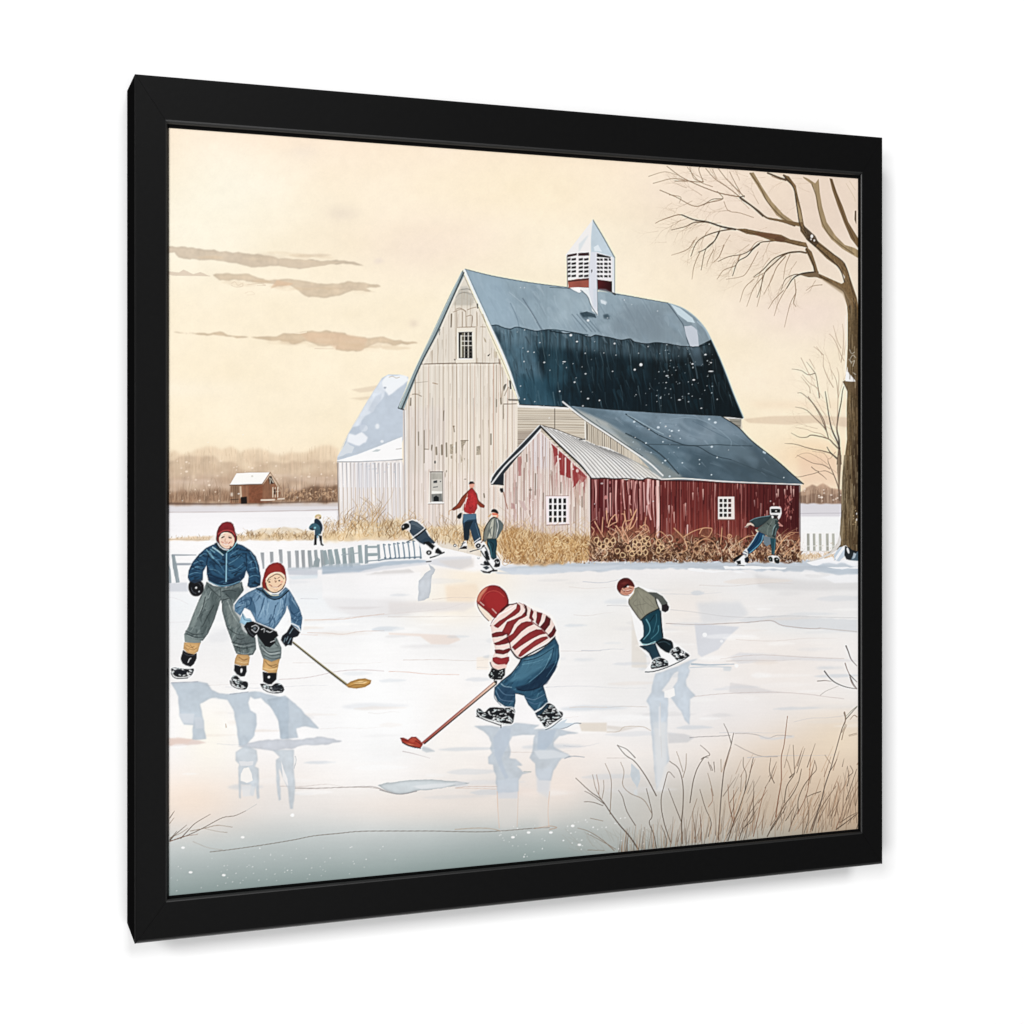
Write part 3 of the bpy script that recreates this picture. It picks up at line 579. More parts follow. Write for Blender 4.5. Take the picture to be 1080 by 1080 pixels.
    for x in (90, 110, 125, 140): L([x, 430, x+60, 500], 1.2, (90, 108, 120), .5, clip=up)
    L('480 385 520 440 545 480 560 540 570 560', .8, (70, 86, 96), .9); P('490 388 530 405 580 445 590 465 560 460 520 430', (206, 222, 230), .95); P('545 480 575 475 600 495 605 560 570 560 555 520', (206, 212, 222), .9, rough=.3); L('600 460 630 490 650 530', 1.2, (170, 188, 200), .8)
    P('570 565 610 565 625 640 590 640', (96, 116, 130), .5, soft=1, clip=lo); L('560 560 590 640 600 690', 1.6, (110, 132, 144), .4, clip=lo)
    L('480 384 540 405 590 440 630 485 655 530 690 605 720 680 750 760 788 850', .9, (170, 190, 200), .95); L('655 535 690 615 730 720 782 848', .9, (50, 70, 80), .8)
    L('0 320 75 325 120 332 200 330 265 348 300 352 400 370 480 384', .7, (70, 84, 92), .9)
    V(340, 220, 3.857); L('580 246 700 276 850 302 1000 321', .7, (70, 86, 98), .9)
    V(); L('783 441 761 439 700 436 640 432 593 429 548 427', 1.0, (10, 20, 24), .9); L('546 427.5 575 429 600 430.5', 1.0, (240, 240, 238), .95)
    L('490 285 500 308 515 340 533 380 547 420', 2.2, (236, 240, 240), 1); L('491 284 502 308 517 341 535 380 548 422', .7, (110, 130, 140), .9); L('489 290 499 312 514 345 531 383 543 412', .5, (110, 106, 98), .8)
    dots(60, 545, 348, 770, 432, .3, .75, (240, 246, 248), (.6, 1), clip=lo); dots(60, 690, 362, 752, 420, .25, .6, (220, 232, 236), (.5, .9), clip=lo); dots(10, 500, 300, 700, 350, .4, .8, (245, 248, 250), (.5, .9), clip=up)
    V(580, 220, 3.857)
    for x, y, a_, b_ in ((85, 515, 7, 6), (370, 635, 8, 8), (155, 455, 7, 6), (345, 655, 6, 5), (58, 623, 9, 3), (655, 662, 14, 3), (476, 680, 8, 3), (585, 697, 7, 4), (110, 541, 6, 4), (263, 549, 5, 4), (633, 594, 6, 4), (655, 627, 5, 3), (580, 632, 6, 4), (527, 778, 8, 3), (616, 812, 5, 3), (40, 743, 4, 4), (155, 773, 6, 4), (100, 706, 5, 4), (145, 672, 5, 3)): E(x, y, a_*.8, b_*.8, (236, 243, 246), .9, own=False)
    # cupola
    V(590, 225, 9.818)
    P('60 435 200 253 345 65 325 250 320 412 180 412 75 440', (243, 240, 238)); P('345 65 452 245 575 460 560 470 460 440 380 400 330 410 325 250', (196, 210, 220), 1, 'm.03')
    P('200 320 300 220 290 250 210 390 200 400', (216, 224, 228), .8, soft=.4); P('355 350 400 325 435 385 440 395 365 390', (228, 236, 242), .9, rough=.2); L('348 70 452 243 572 458', 1.1, (110, 124, 130), .95); L('345 68 328 250 325 410', .8, (220, 226, 230), .9)
    P('72 440 180 412 310 405 310 670 90 690', (238, 232, 232)); P('385 400 545 450 560 700 385 690', (232, 228, 232))
    P('80 430 180 412 180 435 85 455', (60, 34, 36)); P('195 412 305 405 308 438 195 440', (56, 26, 28)); P('380 412 530 450 530 462 385 450', (30, 30, 32))
    for i, y in enumerate((462, 506, 546, 588, 634)):
        for x, ww in ((86, 34), (126, 50), (200, 48), (256, 50)): P([x, y+6, x+ww-5, y, x+ww-5, y+24, x, y+28], (34, 28, 30), 1)
        for x, ww in ((385, 34), (424, 28), (464, 38), (510, 26)): P([x, y+4, x+ww-3, y+8, x+ww-3, y+31, x, y+27], (30, 26, 30), 1)
    L('80 445 84 760', .7, (80, 74, 76), .9)
    P('88 700 180 680 305 672 308 770 95 772', (160, 86, 72), 1, 'm.1'); P('88 695 305 668 305 690 92 712', (70, 40, 38), .8); P('392 685 545 705 548 820 395 785', (78, 24, 26), 1, 'm.1', col2=(40, 12, 16), grad=[392, 700, 548, 700]); L('90 775 300 768', .8, (60, 36, 36), .8)
    P('545 450 575 462 575 830 545 812', (224, 228, 232)); L('572 462 572 835', .7, (110, 120, 124), .9); P('540 815 585 830 580 850 555 840', (14, 16, 18))
    P('105 770 200 765 300 770 350 980 395 1010 400 1060 340 1010 300 880 240 800', (238, 242, 244), .95); P('105 770 200 765 240 800 200 828 150 800', (252, 252, 252)); L('105 780 150 802 210 830', .7, (120, 136, 146), .9); L('220 795 290 860 330 960 390 1050', .9, (90, 104, 112), .9)
    P('322 400 388 400 392 780 398 1010 350 985 305 800 310 600', (222, 224, 232)); L('312 500 308 780', .7, (190, 196, 204), .8); L('390 680 398 1010', .8, (120, 132, 140), .9); P('328 585 340 582 342 600 330 620', (60, 60, 66)); P('350 780 385 780 390 980 355 960', (210, 218, 228), .8, soft=.3)
    P('430 890 490 915 490 940 440 920', (220, 228, 234), .9, soft=.3); P('410 780 480 785 540 820 580 845 560 850 480 830 400 830', (150, 170, 180), .6, soft=.5)
    P('210 1020 280 1030 350 1060 380 1080 240 1080', (50, 70, 80), .6, soft=.6); P('460 1050 500 1040 530 1070 500 1080 460 1080', (60, 80, 90), .6, soft=.5)
def shed():
    ID('painted_shed')
    V()
    # red long wall
    rw = P('621 503 660 506 697 505 763 507 843 512 843 592 621 592', (104, 40, 38), 1, 'v.12 m.05', col2=(74, 26, 28), grad=[740, 540, 840, 540])
    P('622 505 655 506 650 560 622 560', (82, 24, 28), .7, soft=2, clip=rw); P('700 540 790 540 790 592 700 592', (136, 60, 52), .55, soft=5, clip=rw); P('655 540 694 540 694 592 655 592', (124, 60, 54), .7, soft=4, clip=rw); P('622 560 843 562 843 592 622 592', (150, 92, 72), .5, soft=4, clip=rw)
    boards(624, 843, 506, 592, 4.2, ((56, 12, 16), (70, 22, 24), (48, 10, 14)), .8, .75, clip=rw, jit=.2)
    boards(626, 690, 506, 548, 5, ((206, 150, 146), (224, 180, 176), (180, 120, 116)), 1.3, .8, clip=rw, jit=.4)
    boards(697, 792, 508, 575, 5.5, ((176, 110, 104), (204, 150, 142), (150, 84, 78)), .9, .6, clip=rw, jit=.4)
    for _ in range(90):
        x = U(623, 842); y = U(506, 560); L([x, y, x+U(-.4, .4), y+U(3, 22)], U(.5, 1.6), ((214, 160, 152), (190, 124, 116), (236, 206, 200), (60, 14, 18))[rng.randint(4)], U(.3, .85), w2=.4, clip=rw)
    V(610, 500, 10.8)
    for q, wd in (('190 70 200 200 195 330', 1.6), ('430 80 425 250 425 350 435 540', 2.0), ('505 70 515 250 530 400', 2.2), ('365 220 365 400 370 480', 1.8), ('585 250 585 330 600 350', 1.8), ('650 90 640 260 655 400', 1.6), ('700 90 705 160', 1.8), ('745 100 750 300 752 430', 1.6), ('795 70 790 250 800 420 830 520', 2.6), ('850 80 850 300 870 600', 1.8), ('905 60 900 370 910 550 905 720', 3.2), ('605 80 605 170', 1.8), ('560 90 570 230', 1.2), ('700 170 705 450', 1.2), ('320 390 325 540', 1.6)):
        L(q, wd, (230, 176, 170), .85, w2=wd*.4, clip=rw)
    E(312, 265, 20, 22, (206, 140, 136), .9, own=False); E(360, 95, 12, 18, (190, 120, 120), .7, own=False); E(490, 325, 9, 14, (180, 110, 112), .7, own=False); E(480, 225, 5, 14, (220, 160, 150), .7, own=False)
    V(660, 420, 5.4)
    L('130 465 125 560 130 600', 2.2, (226, 190, 186), .9, clip=rw); L('183 465 185 620 182 780', 3.0, (232, 196, 190), .95, clip=rw); L('193 465 196 790', 1.0, (50, 12, 14), .9, clip=rw)
    for x, y, h in ((440, 520, 60), (382, 540, 40), (275, 650, 60), (340, 600, 70), (868, 520, 40), (905, 520, 30), (940, 500, 40), (955, 520, 40), (918, 500, 20), (860, 545, 20), (843, 600, 10)): L([x, y, x+1, y+h], 1.4, (232, 190, 180), .8, w2=.5, clip=rw)
    for _ in range(36): x, y = U(905, 950), U(550, 680); L([x, y, x+U(-6, 6), y+U(4, 18)], U(.6, 1.1), (206, 130, 122), U(.4, .8), clip=rw)
    for _ in range(50): x, y = U(200, 990), U(500, 780); L([x, y, x+U(-2, 2), y+U(20, 110)], U(.5, .9), ((170, 100, 92), (60, 18, 20))[rng.randint(2)], U(.3, .6), clip=rw)
    L('993 495 993 880', .7, (40, 20, 22), .9)
    folds(rw, 260, math.pi/2, ((150, 84, 76), (60, 20, 20), (126, 60, 54), (44, 12, 14), (176, 116, 106)), (.4, .9), (4, 20), (.2, .5), .05)
    # window in the red wall
    P('525 560 618 560 620 690 525 690', (238, 226, 220)); P('518 690 624 690 624 697 518 696', (120, 70, 62))
    for i in range(3):
        for j in range(4): P([534+i*25, 573+j*28, 550+i*25, 573+j*28, 550+i*25, 592+j*28, 534+i*25, 592+j*28], (24, 12, 14) if i < 2 else (70, 30, 34))
    # long lean-to roof
    V()
    P('640 452 720 465 722 505 660 500', (170, 172, 164), 1)
    rf = P('593 424.5 600 428 640 432 700 436 761 439 778.5 450.6 793.3 465.4 819.3 485.7 836 500.6 847.4 510.6 763 507.5 700 506 690 500 667 474 640 456 617 442', (122, 142, 156), 1, 'm.12 l.12', col2=(88, 106, 118), grad=[680, 440, 720, 500])
    P('660 455 700 465 760 480 847 510 763 507 700 506 670 470', (62, 82, 94), .65, soft=5, clip=rf); P('690 440 761 440 792 460 740 470 700 455', (148, 166, 180), .6, soft=4, clip=rf); P('600 428 640 432 680 460 660 465 620 445', (78, 98, 110), .65, soft=3, clip=rf); P('800 470 847 511 790 508 760 490', (60, 74, 82), .5, soft=4, clip=rf)
    P('760 455 790 470 800 490 740 475', (110, 130, 142), .5, soft=3, clip=rf); P('680 466 720 470 725 495 700 505 690 490', (104, 128, 142), .55, soft=3, clip=rf)
    P('605 430 640 445 672 466 700 490 720 503 700 507 690 500 665 473 617 443', (196, 196, 190), .75, soft=1.2, clip=rf); P('640 448 672 464 706 492 716 502 724 505 700 505', (90, 104, 108), .5, soft=1.2, clip=rf)
    for _ in range(110):
        P([x_ for q in [(U(600, 830), U(430, 500))] for x_ in (q[0], q[1], q[0]+U(6, 18), q[1]+U(0, 6), q[0]+U(8, 22), q[1]+U(6, 14), q[0]+U(0, 5), q[1]+U(3, 8))], ((150, 168, 182), (70, 90, 104), (98, 118, 132), (120, 140, 154))[rng.randint(4)], U(.1, .32), sm=1, soft=1.4, clip=rf)
    V(660, 420, 5.4)
    for _ in range(90): x, y = U(-300, 900), U(80, 450); L([x, y, x+U(20, 90), y+U(8, 50)], U(.5, 1.6), ((150, 168, 182), (74, 94, 108), (56, 72, 82), (172, 188, 200))[rng.randint(4)], U(.08, .28), w2=.3, clip=rf)
    L('0 90 60 130 140 180 200 215 330 265 410 275 500 325 600 350', 1.3, (34, 48, 56), .85, w2=.6, clip=rf); L('10 95 70 128 150 172 215 205', .7, (170, 190, 200), .8, clip=rf); L('600 350 700 390 860 450 900 465', .7, (56, 70, 78), .6, clip=rf)
    L('130 262 260 265 400 270 520 265 590 268 720 272', .8, (50, 64, 72), .8, clip=rf); L('0 200 80 240 150 285 220 340 300 430', 1.3, (40, 52, 58), .8, clip=rf); L('380 130 500 190 620 250 660 270', .7, (90, 110, 124), .7, clip=rf); L('250 120 360 110 470 140 590 230 600 270', .6, (150, 170, 184), .6, clip=rf)
    for x, y, r in ((48, 134, 10), (262, 186, 10), (302, 184, 8), (185, 166, 12), (115, 255, 8), (225, 355, 9), (322, 368, 7), (420, 350, 6), (420, 375, 5), (520, 338, 7), (490, 276, 10), (212, 248, 7), (475, 120, 10), (510, 138, 12), (210, 368, 6), (900, 452, 6), (250, 445, 9), (488, 436, 7)): E(x, y, r*.7, r*.55, (222, 234, 242), .8, own=False, clip=rf)
    dots(30, 20, 120, 340, 400, 1.2, 3.4, (214, 228, 238), (.4, .9), clip=rf)
    L('545 103 640 165 720 245 860 355 950 435 1012 488', 1.1, (34, 42, 46), .95); L('200 462 330 458 560 474 760 484 1000 492', 1.5, (232, 226, 218), 1); L('200 468 560 481 990 497', .8, (52, 22, 24), .95)
    P('780 298 800 310 795 318 780 310', (210, 226, 234), .8)
    # lattice wall under the roof edge, roof edge board
    V(500, 420, 5.4)
    lt = P('628 130 760 210 930 330 1000 400 800 300 700 270 640 235 630 230', (206, 196, 180), 1, 'v.1')
    for x in range(645, 860, 12): L([x, 150, x+2, 330], .8, ((110, 96, 80), (70, 60, 52), (160, 146, 128))[rng.randint(3)], .7, clip=lt)
    L('632 125 634 235', 1.2, (240, 236, 228), .95); L('640 140 642 235', .5, (80, 70, 60), .9)
    L('505 20 560 65 630 120 720 178 800 232 900 300 1000 370 1075 440', 1.6, (242, 240, 234), 1); L('512 18 570 60 640 112 740 180 860 262 960 330', .7, (40, 56, 64), .9); L('560 75 640 133 760 212 880 295', .6, (90, 84, 76), .8)
    # white metal roof of the gabled end
    gr = P('375 155 420 168 470 180 560 215 630 238 700 268 760 280 900 350 1080 460 1060 462 985 458 960 462 900 455 860 458 800 458 740 452 700 456 665 455 520 300', (240, 237, 233), 1, 'm.03')
    for i in range(17):
        t = i/16; x0, y0 = 395+t*430, 160+t*155; x1, y1 = 672+t*400, 452+t*6
        L([x0, y0, (x0+x1)/2+8, (y0+y1)/2-12, x1, y1], .75, (96, 94, 92), U(.6, .95), clip=gr); L([x0+8, y0, (x0+x1)/2+16, (y0+y1)/2-10, x1+8, y1], .9, (188, 188, 188), U(.3, .7), clip=gr)
    P('900 345 1080 460 1000 460 900 400', (214, 210, 200), .5, soft=2, clip=gr); L('375 153 420 164 475 180 560 213 632 236', .8, (70, 64, 60), .9); L('600 236 630 232', 1.2, (40, 40, 40), .8)
    L('665 457 700 458 740 455 800 460 860 458 900 461 955 466 985 455 1020 460 1060 466', 1.3, (40, 20, 22), .95)
    # weathered gable wall
    gw = P('375 185 655 445 657 900 640 925 190 925 172 900 172 430', (228, 214, 206), 1, 'v.04')
    P('200 640 360 640 360 900 200 900', (226, 206, 202), .6, soft=3, clip=gw); P('440 200 655 440 655 700 560 700 540 300', (226, 210, 196), .7, soft=2, clip=gw); P('380 190 430 200 430 400 330 400 330 260', (226, 222, 230), .6, soft=2, clip=gw)
    boards(180, 655, 190, 920, 24, ((150, 118, 104), (120, 92, 80), (176, 140, 128)), .9, .8, clip=gw, jit=.15, wob=3); boards(186, 655, 190, 920, 24, ((250, 244, 242), (248, 236, 230)), 1.6, .7, clip=gw, wob=4); boards(176, 655, 190, 920, 30, ((196, 168, 160), (206, 186, 170)), 1.6, .5, clip=gw, wob=4)
    red = (142, 44, 46)
    P('440 255 475 280 480 350 460 385 455 330', red, .9, rough=.5, clip=gw); P('485 300 550 350 556 455 535 455 520 440 490 435 475 370', red, .95, rough=.5, clip=gw); P('560 375 625 425 650 445 620 480 600 460 575 500 562 510', red, .9, rough=.6, clip=gw); P('250 335 270 330 272 440 250 440', (176, 120, 116), .85, rough=.4, clip=gw)
    P('590 430 640 455 600 490', (190, 130, 124), .7, rough=.5, clip=gw); L('520 340 520 440', 1.4, (240, 220, 216), .9, clip=gw); L('555 370 557 470', 1.6, (238, 220, 212), .9, clip=gw); L('476 330 485 410', 1.8, (240, 224, 218), .9, clip=gw); E(588, 413, 8, 10, (240, 220, 216), .9, own=False)
    P('210 590 232 600 236 628 212 630', (176, 132, 130), .7, rough=.4, clip=gw); P('568 510 600 540 610 620 580 590', (206, 184, 168), .8, rough=.5, clip=gw); P('250 580 290 590 300 650 270 620', (206, 180, 176), .8, rough=.5, clip=gw)
    folds(gw, 190, math.pi/2, ((196, 172, 160), (150, 122, 108), (248, 242, 238), (212, 192, 182), (120, 96, 84)), (.4, 1.2), (5, 26), (.2, .55), .04)
    for _ in range(70):
        x = U(440, 650); y = U(270, 470)+(x-440)*.35; k = 1-(650-x)/420
        L([x, y, x+U(-2, 2), y+U(20, 90), x+U(-3, 3), y+U(60, 160)], U(.6, 1.8), ((150, 56, 56), (166, 84, 80), (190, 124, 116), (132, 44, 46))[rng.randint(4)], U(.12, .5)*k, w2=.3, clip=gw)
    for _ in range(30):
        x = U(200, 420); y = U(380, 640); L([x, y, x+U(-3, 3), y+U(20, 110)], U(.6, 1.6), ((176, 120, 116), (190, 140, 134))[rng.randint(2)], U(.15, .45), w2=.3, clip=gw)
    for x, y, h in ((300, 320, 40), (350, 430, 120), (322, 510, 60), (285, 400, 180), (445, 420, 130), (495, 480, 60), (240, 480, 120), (395, 540, 90), (318, 640, 120), (615, 560, 60), (570, 620, 90)): L([x, y, x+U(-2, 2), y+h], U(.8, 1.6), ((120, 100, 88), (160, 128, 118))[rng.randint(2)], .7, clip=gw)
    L('300 640 320 700 290 800', 1.2, (240, 226, 220), .9); E(320, 522, 10, 5, (130, 116, 104), .8, own=False)
    # gable edges
    P('375 152 385 165 170 430 168 495 98 492 92 470 130 410', (44, 50, 56)); L('372 154 130 408 94 472', 1.0, (232, 240, 244), .95); L('378 180 290 278 180 385 100 488', 1.6, (240, 238, 240), 1); L('98 490 168 494', .8, (20, 20, 24)); P('110 488 165 430 168 494', (30, 36, 44))
    L('380 160 450 232 520 300 600 375 665 448', 2.0, (24, 20, 22), 1); L('382 154 460 222 530 292 610 372 672 450', 1.0, (246, 246, 246), 1); L('378 190 450 262 520 325 600 400 650 450', .8, (240, 226, 222), .95)
    L('656 455 658 900', 1.3, (242, 228, 222), .95); L('664 458 664 860', .8, (50, 12, 16), .9)
    P('148 512 165 512 168 535 155 538 146 525', (30, 28, 32)); L('168 535 180 590 192 630', 1.0, (160, 110, 92), .9)
    # gable window
    P('408 556 538 556 540 718 414 722', (246, 232, 234)); L('410 556 538 555', .6, (150, 120, 112), .9); L('414 723 542 719', .9, (150, 120, 112), .9)
    for i in range(4):
        for j in range(4): P([427+i*27, 571+j*36, 443+i*27, 571+j*36, 443+i*27, 598+j*36, 427+i*27, 598+j*36], (22, 22, 24))
def brush():
    ID('painted_dry_brush')
    gold = ((212, 180, 136), (182, 146, 102), (234, 210, 172), (140, 106, 70), (224, 196, 156), (112, 84, 56))
    # strip beyond the fence on the left
    V()
    P('178 568 200 566 225 565 262 564 300 563 345 562 400 563 440 565 440 570 330 570 260 570 178 570', (226, 200, 168), .8, 'm.1', rough=.6, soft=.5)
    P('258 562 275 557 300 556 325 560 345 559 356 560 356 568 300 570 258 569', (226, 204, 168), .6, 'm.15', rough=1.0, soft=.8)
    tufts(330, 250, 356, lambda x: 569, lambda x: 12*(0.5+.5*math.sin(x*.21)**2), gold, (.4, .8), (.4, .9), own=True, lean=.8)
    tufts(60, 178, 250, lambda x: 569, lambda x: 4, gold, (.4, .7), (.3, .6)); L('178 569 220 569.5 240 569', .8, (200, 178, 150), .8)
    # clumps in front of the white buildings
    P('340 566 360 560 380 548 400 552 420 545 430 556 470 556 490 552 520 556 535 560 540 582 500 578 470 572 430 566 340 572', (230, 206, 164), .7, 'm.15', rough=1.2, soft=1.6)
    tufts(700, 342, 545, lambda x: 568 if x < 430 else 570+max(0, (x-430))*.13, lambda x: 20+14*math.sin(x*.09)**2+(22 if abs(x-388) < 12 else 0), gold, (.4, .9), (.3, .85), lean=.5)
    loops(90, 350, 545, lambda x: 568 if x < 430 else 570+(x-430)*.12, lambda x: 16, ((222, 188, 136), (200, 160, 110), (240, 220, 184)), (1.6, 3.4), (.4, .8), (.5, .9))
    # big clump under the gabled wall
    hb = lambda x: 46 if x < 560 else 34
    P('530 560 545 556 560 560 600 566 621 566 621 592 560 597 540 594 528 580', (176, 138, 94), .85, 'm.2 g.15', rough=1.2, soft=1.2)
    dots(160, 530, 566, 622, 594, .7, 1.8, (112, 78, 46), (.3, .75), own=True)
    tufts(260, 528, 625, lambda x: 590, lambda x: 52 if x < 560 else 42, ((226, 200, 164), (206, 174, 132), (182, 148, 108)), (.35, .7), (.25, .6), lean=.25, own=False)
    tufts(700, 528, 625, lambda x: 594, lambda x: 44 if x < 560 else 34, ((206, 166, 114), (170, 124, 74), (228, 196, 150), (140, 98, 58), (240, 216, 176)), (.5, 1.0), (.4, .9), lean=.35)
    loops(120, 532, 622, lambda x: 593, lambda x: 24, ((226, 190, 138), (196, 152, 98), (150, 106, 62), (240, 214, 168)), (1.6, 3.4), (.5, .9), (.5, 1))
    # tangled clumps in front of the red wall
    P('622 592 622 570 635 560 650 562 665 552 680 560 700 572 715 560 735 566 745 556 760 570 780 566 790 574 800 562 815 570 843 562 846 592', (128, 84, 62), .6, 'm.3 g.2', rough=1.4, soft=1.0)
    P('622 592 640 584 700 580 760 586 843 582 846 593', (92, 62, 40), .75, 'm.3 g.2', rough=1.0, soft=1.0)
    hh = lambda x: 16+12*math.sin(x*.13+1)**2+(12 if 640 < x < 690 else 0)+(6 if x > 800 else 0)
    dots(300, 623, 568, 843, 591, .8, 2.2, (62, 36, 26), (.3, .8), own=True)
    tufts(520, 622, 845, lambda x: 592, lambda x: hh(x)*1.1, ((214, 176, 144), (186, 146, 110), (146, 106, 78), (232, 206, 178), (84, 54, 38), (64, 40, 30)), (.5, 1.0), (.5, .95), lean=.8)
    loops(190, 623, 845, lambda x: 590, lambda x: hh(x)*.85, ((222, 186, 152), (200, 162, 126), (170, 132, 100), (236, 212, 184)), (1.8, 3.8), (.5, .9), (.55, .95))
    dots(220, 623, 572, 843, 591, .7, 1.7, (70, 42, 30), (.4, .9), own=True)
    V(610, 500, 10.8)
    for q, wd in (('570 790 560 720 520 650 505 590 530 520 520 460 490 455', 1.3), ('575 620 600 560 640 440 665 400', 1.4), ('580 630 620 600 650 540 668 495', 1.3), ('560 640 545 560 530 480 525 420', 1.4), ('340 600 360 530 400 480 425 465 440 540 400 560 340 600', 1.2), ('430 590 480 660 520 740 560 790', 1.3), ('270 660 275 560 280 490', 1.3), ('185 540 240 640 290 720', 1.1), ('150 600 180 640 160 690', .8), ('600 440 590 400 600 420 605 470', 1.0), ('700 590 740 620 770 640 760 560 770 490', 1.1), ('650 660 690 655 720 690', 1.0), ('420 620 430 660 380 690 340 650', 1.0), ('320 420 325 500 330 560', 1.2), ('500 600 510 680 500 740', 1.2)):
        L(q, wd, (208, 150, 118), .95, w2=.8, own=True)
        L(q, .4, (244, 206, 176), .7, w2=.3)
    for cx, cy in ((700, 720), (745, 765), (690, 800), (740, 840), (700, 900), (770, 900), (640, 860), (610, 900), (800, 800), (650, 770), (790, 740), (560, 850), (450, 880), (500, 920), (400, 760), (360, 800), (320, 760), (290, 830), (230, 800), (200, 760), (905, 780), (950, 830), (920, 870)):
        cx += U(-9, 9); cy += U(-8, 8); E(cx, cy, U(15, 22), U(14, 22), (84, 52, 38), .75); t = np.linspace(0, 2*np.pi, 8)+U(0, 1)
        L(np.stack([cx+26*np.cos(t)+np.array([U(-7, 7) for _ in t]), cy+29*np.sin(t)+np.array([U(-7, 7) for _ in t])], 1).ravel(), .8, (236, 198, 154), .9, own=True)
    V(660, 420, 5.4)
    for q in ('200 830 170 790 200 760 260 830 220 860', '275 740 330 800 350 860 300 880', '420 770 440 740 490 745 470 790 430 780', '540 830 545 780 548 740', '590 775 603 785 590 800 580 785 590 775 585 820', '400 830 450 800 500 820 520 860', '0 700 30 690 60 640 20 720 0 740', '80 740 110 720 130 750 90 780', '640 820 690 790 740 780', '850 880 900 800 960 770', '880 830 930 770 985 765', '900 900 960 840 990 800', '330 790 380 760 440 740 490 740'):
        L(q, 1.0, (214, 164, 126), .95, w2=.6, own=True)
    V()
    tufts(190, 843, 880, lambda x: 592-(x-843)*.03, lambda x: 9, ((222, 190, 150), (186, 150, 110), (240, 222, 196)), (.4, .8), (.4, .9), lean=.8)
    tufts(140, 622, 845, lambda x: 594, lambda x: 4, ((240, 236, 236), (214, 190, 160)), (.5, 1.0), (.5, .9), lean=1)
def fences():
    ID('painted_fence')
    g = (148, 160, 166)
    V(175, 535, 6.75)
    L('45 340 215 340', 1.6, (150, 156, 164), .9, own=True, w2=1.0); L('65 405 190 405', 2.4, (158, 164, 172), .9, own=True); P('40 340 62 340 78 410 98 535 72 538 50 430', g, .95, 'v.1')
    P('22 400 32 440 40 540 22 540', g, .9)
    ID('painted_fence')
    for i, (x, t, b) in enumerate(((672, 322, 436), (738, 316, 430), (802, 300, 400), (862, 312, 430), (918, 308, 434), (962, 305, 434), (1008, 306, 434))):
        P([x, t, x+26, t, x+30, b, x+8 if i else x+18, b+4], (160, 164, 168), .95, 'v.08')
    V(170, 440, 5.4)
    for x, t in ((835, 760), (870, 757), (905, 757), (948, 755), (988, 752), (1030, 748), (1062, 745)):
        P([x, t, x+18, t-2, x+30, 855, x+8, 858], (156, 164, 168), .95, 'v.08')
    P('862 858 870 820 890 796 905 810 900 850', (146, 158, 162), .9); P('720 856 1080 850 1080 866 720 872', (190, 198, 206), .8, soft=.4)
    V(340, 500, 6.75)
    for x, t in ((0, 545), (40, 540), (82, 538), (138, 530), (196, 522), (252, 508)):
        P([x, t, x+26, t-4, x+50 if x < 100 else x+38, 640-x*.02, x+18 if x < 100 else x+8, 650-x*.06], (150, 164, 168), .95, 'v.08')
    P('0 650 120 640 270 630 270 650 0 672', (176, 188, 196), .85, soft=.3); L('138 575 270 560', 1.2, (160, 172, 176), .8); E(152, 545, 13, 12, (156, 170, 170), .9); E(210, 538, 12, 12, (156, 170, 170), .9); E(262, 520, 9, 13, (150, 166, 166), .9)
    P('300 505 322 502 326 635 302 640', g, .95); L('322 520 385 518', 2.2, (150, 164, 168), .95, own=True); L('322 574 385 572', 3.2, (150, 164, 168), .95, own=True); L('322 620 400 612', 1.0, (120, 136, 146), .9); P('388 502 408 500 414 600 396 612', g, .95)
    for x, t in ((435, 500), (472, 500), (508, 494), (535, 490), (572, 488), (608, 482), (645, 475), (688, 480)):
        L([x, t, x+8, t+50, x+14, 600-(x-435)*.03], 1.4, (120, 140, 154), .95, own=True); E(x+12, 597, 9, 7, (110, 126, 140), .9); L([x, t, x+14, t+4], 1.0, (100, 120, 134), .9)
    L('400 615 450 606 560 598 700 590', 1.3, (110, 128, 142), .9, own=True); P('0 660 200 655 330 640 480 618 680 612 740 615 740 628 600 640 440 655 280 690 0 712', (170, 184, 198), .85, 'h.05', rough=.3, soft=.4, own=False)
    ID('painted_fence')
    V(760, 480, 7.2)
    P('610 588 875 588 870 728 606 728', (250, 248, 246), .9)
    for x in (655, 700, 745, 800, 845): P([x, 596, x+20, 596, x+22, 726, x+2, 726], (178, 178, 168), .95, 'v.15')
    L('606 690 870 690', .6, (244, 242, 238), .9); L('606 730 860 730', .5, (200, 196, 186), .7); dots(30, 610, 640, 860, 740, 1.5, 4, (196, 176, 150), (.4, .8))
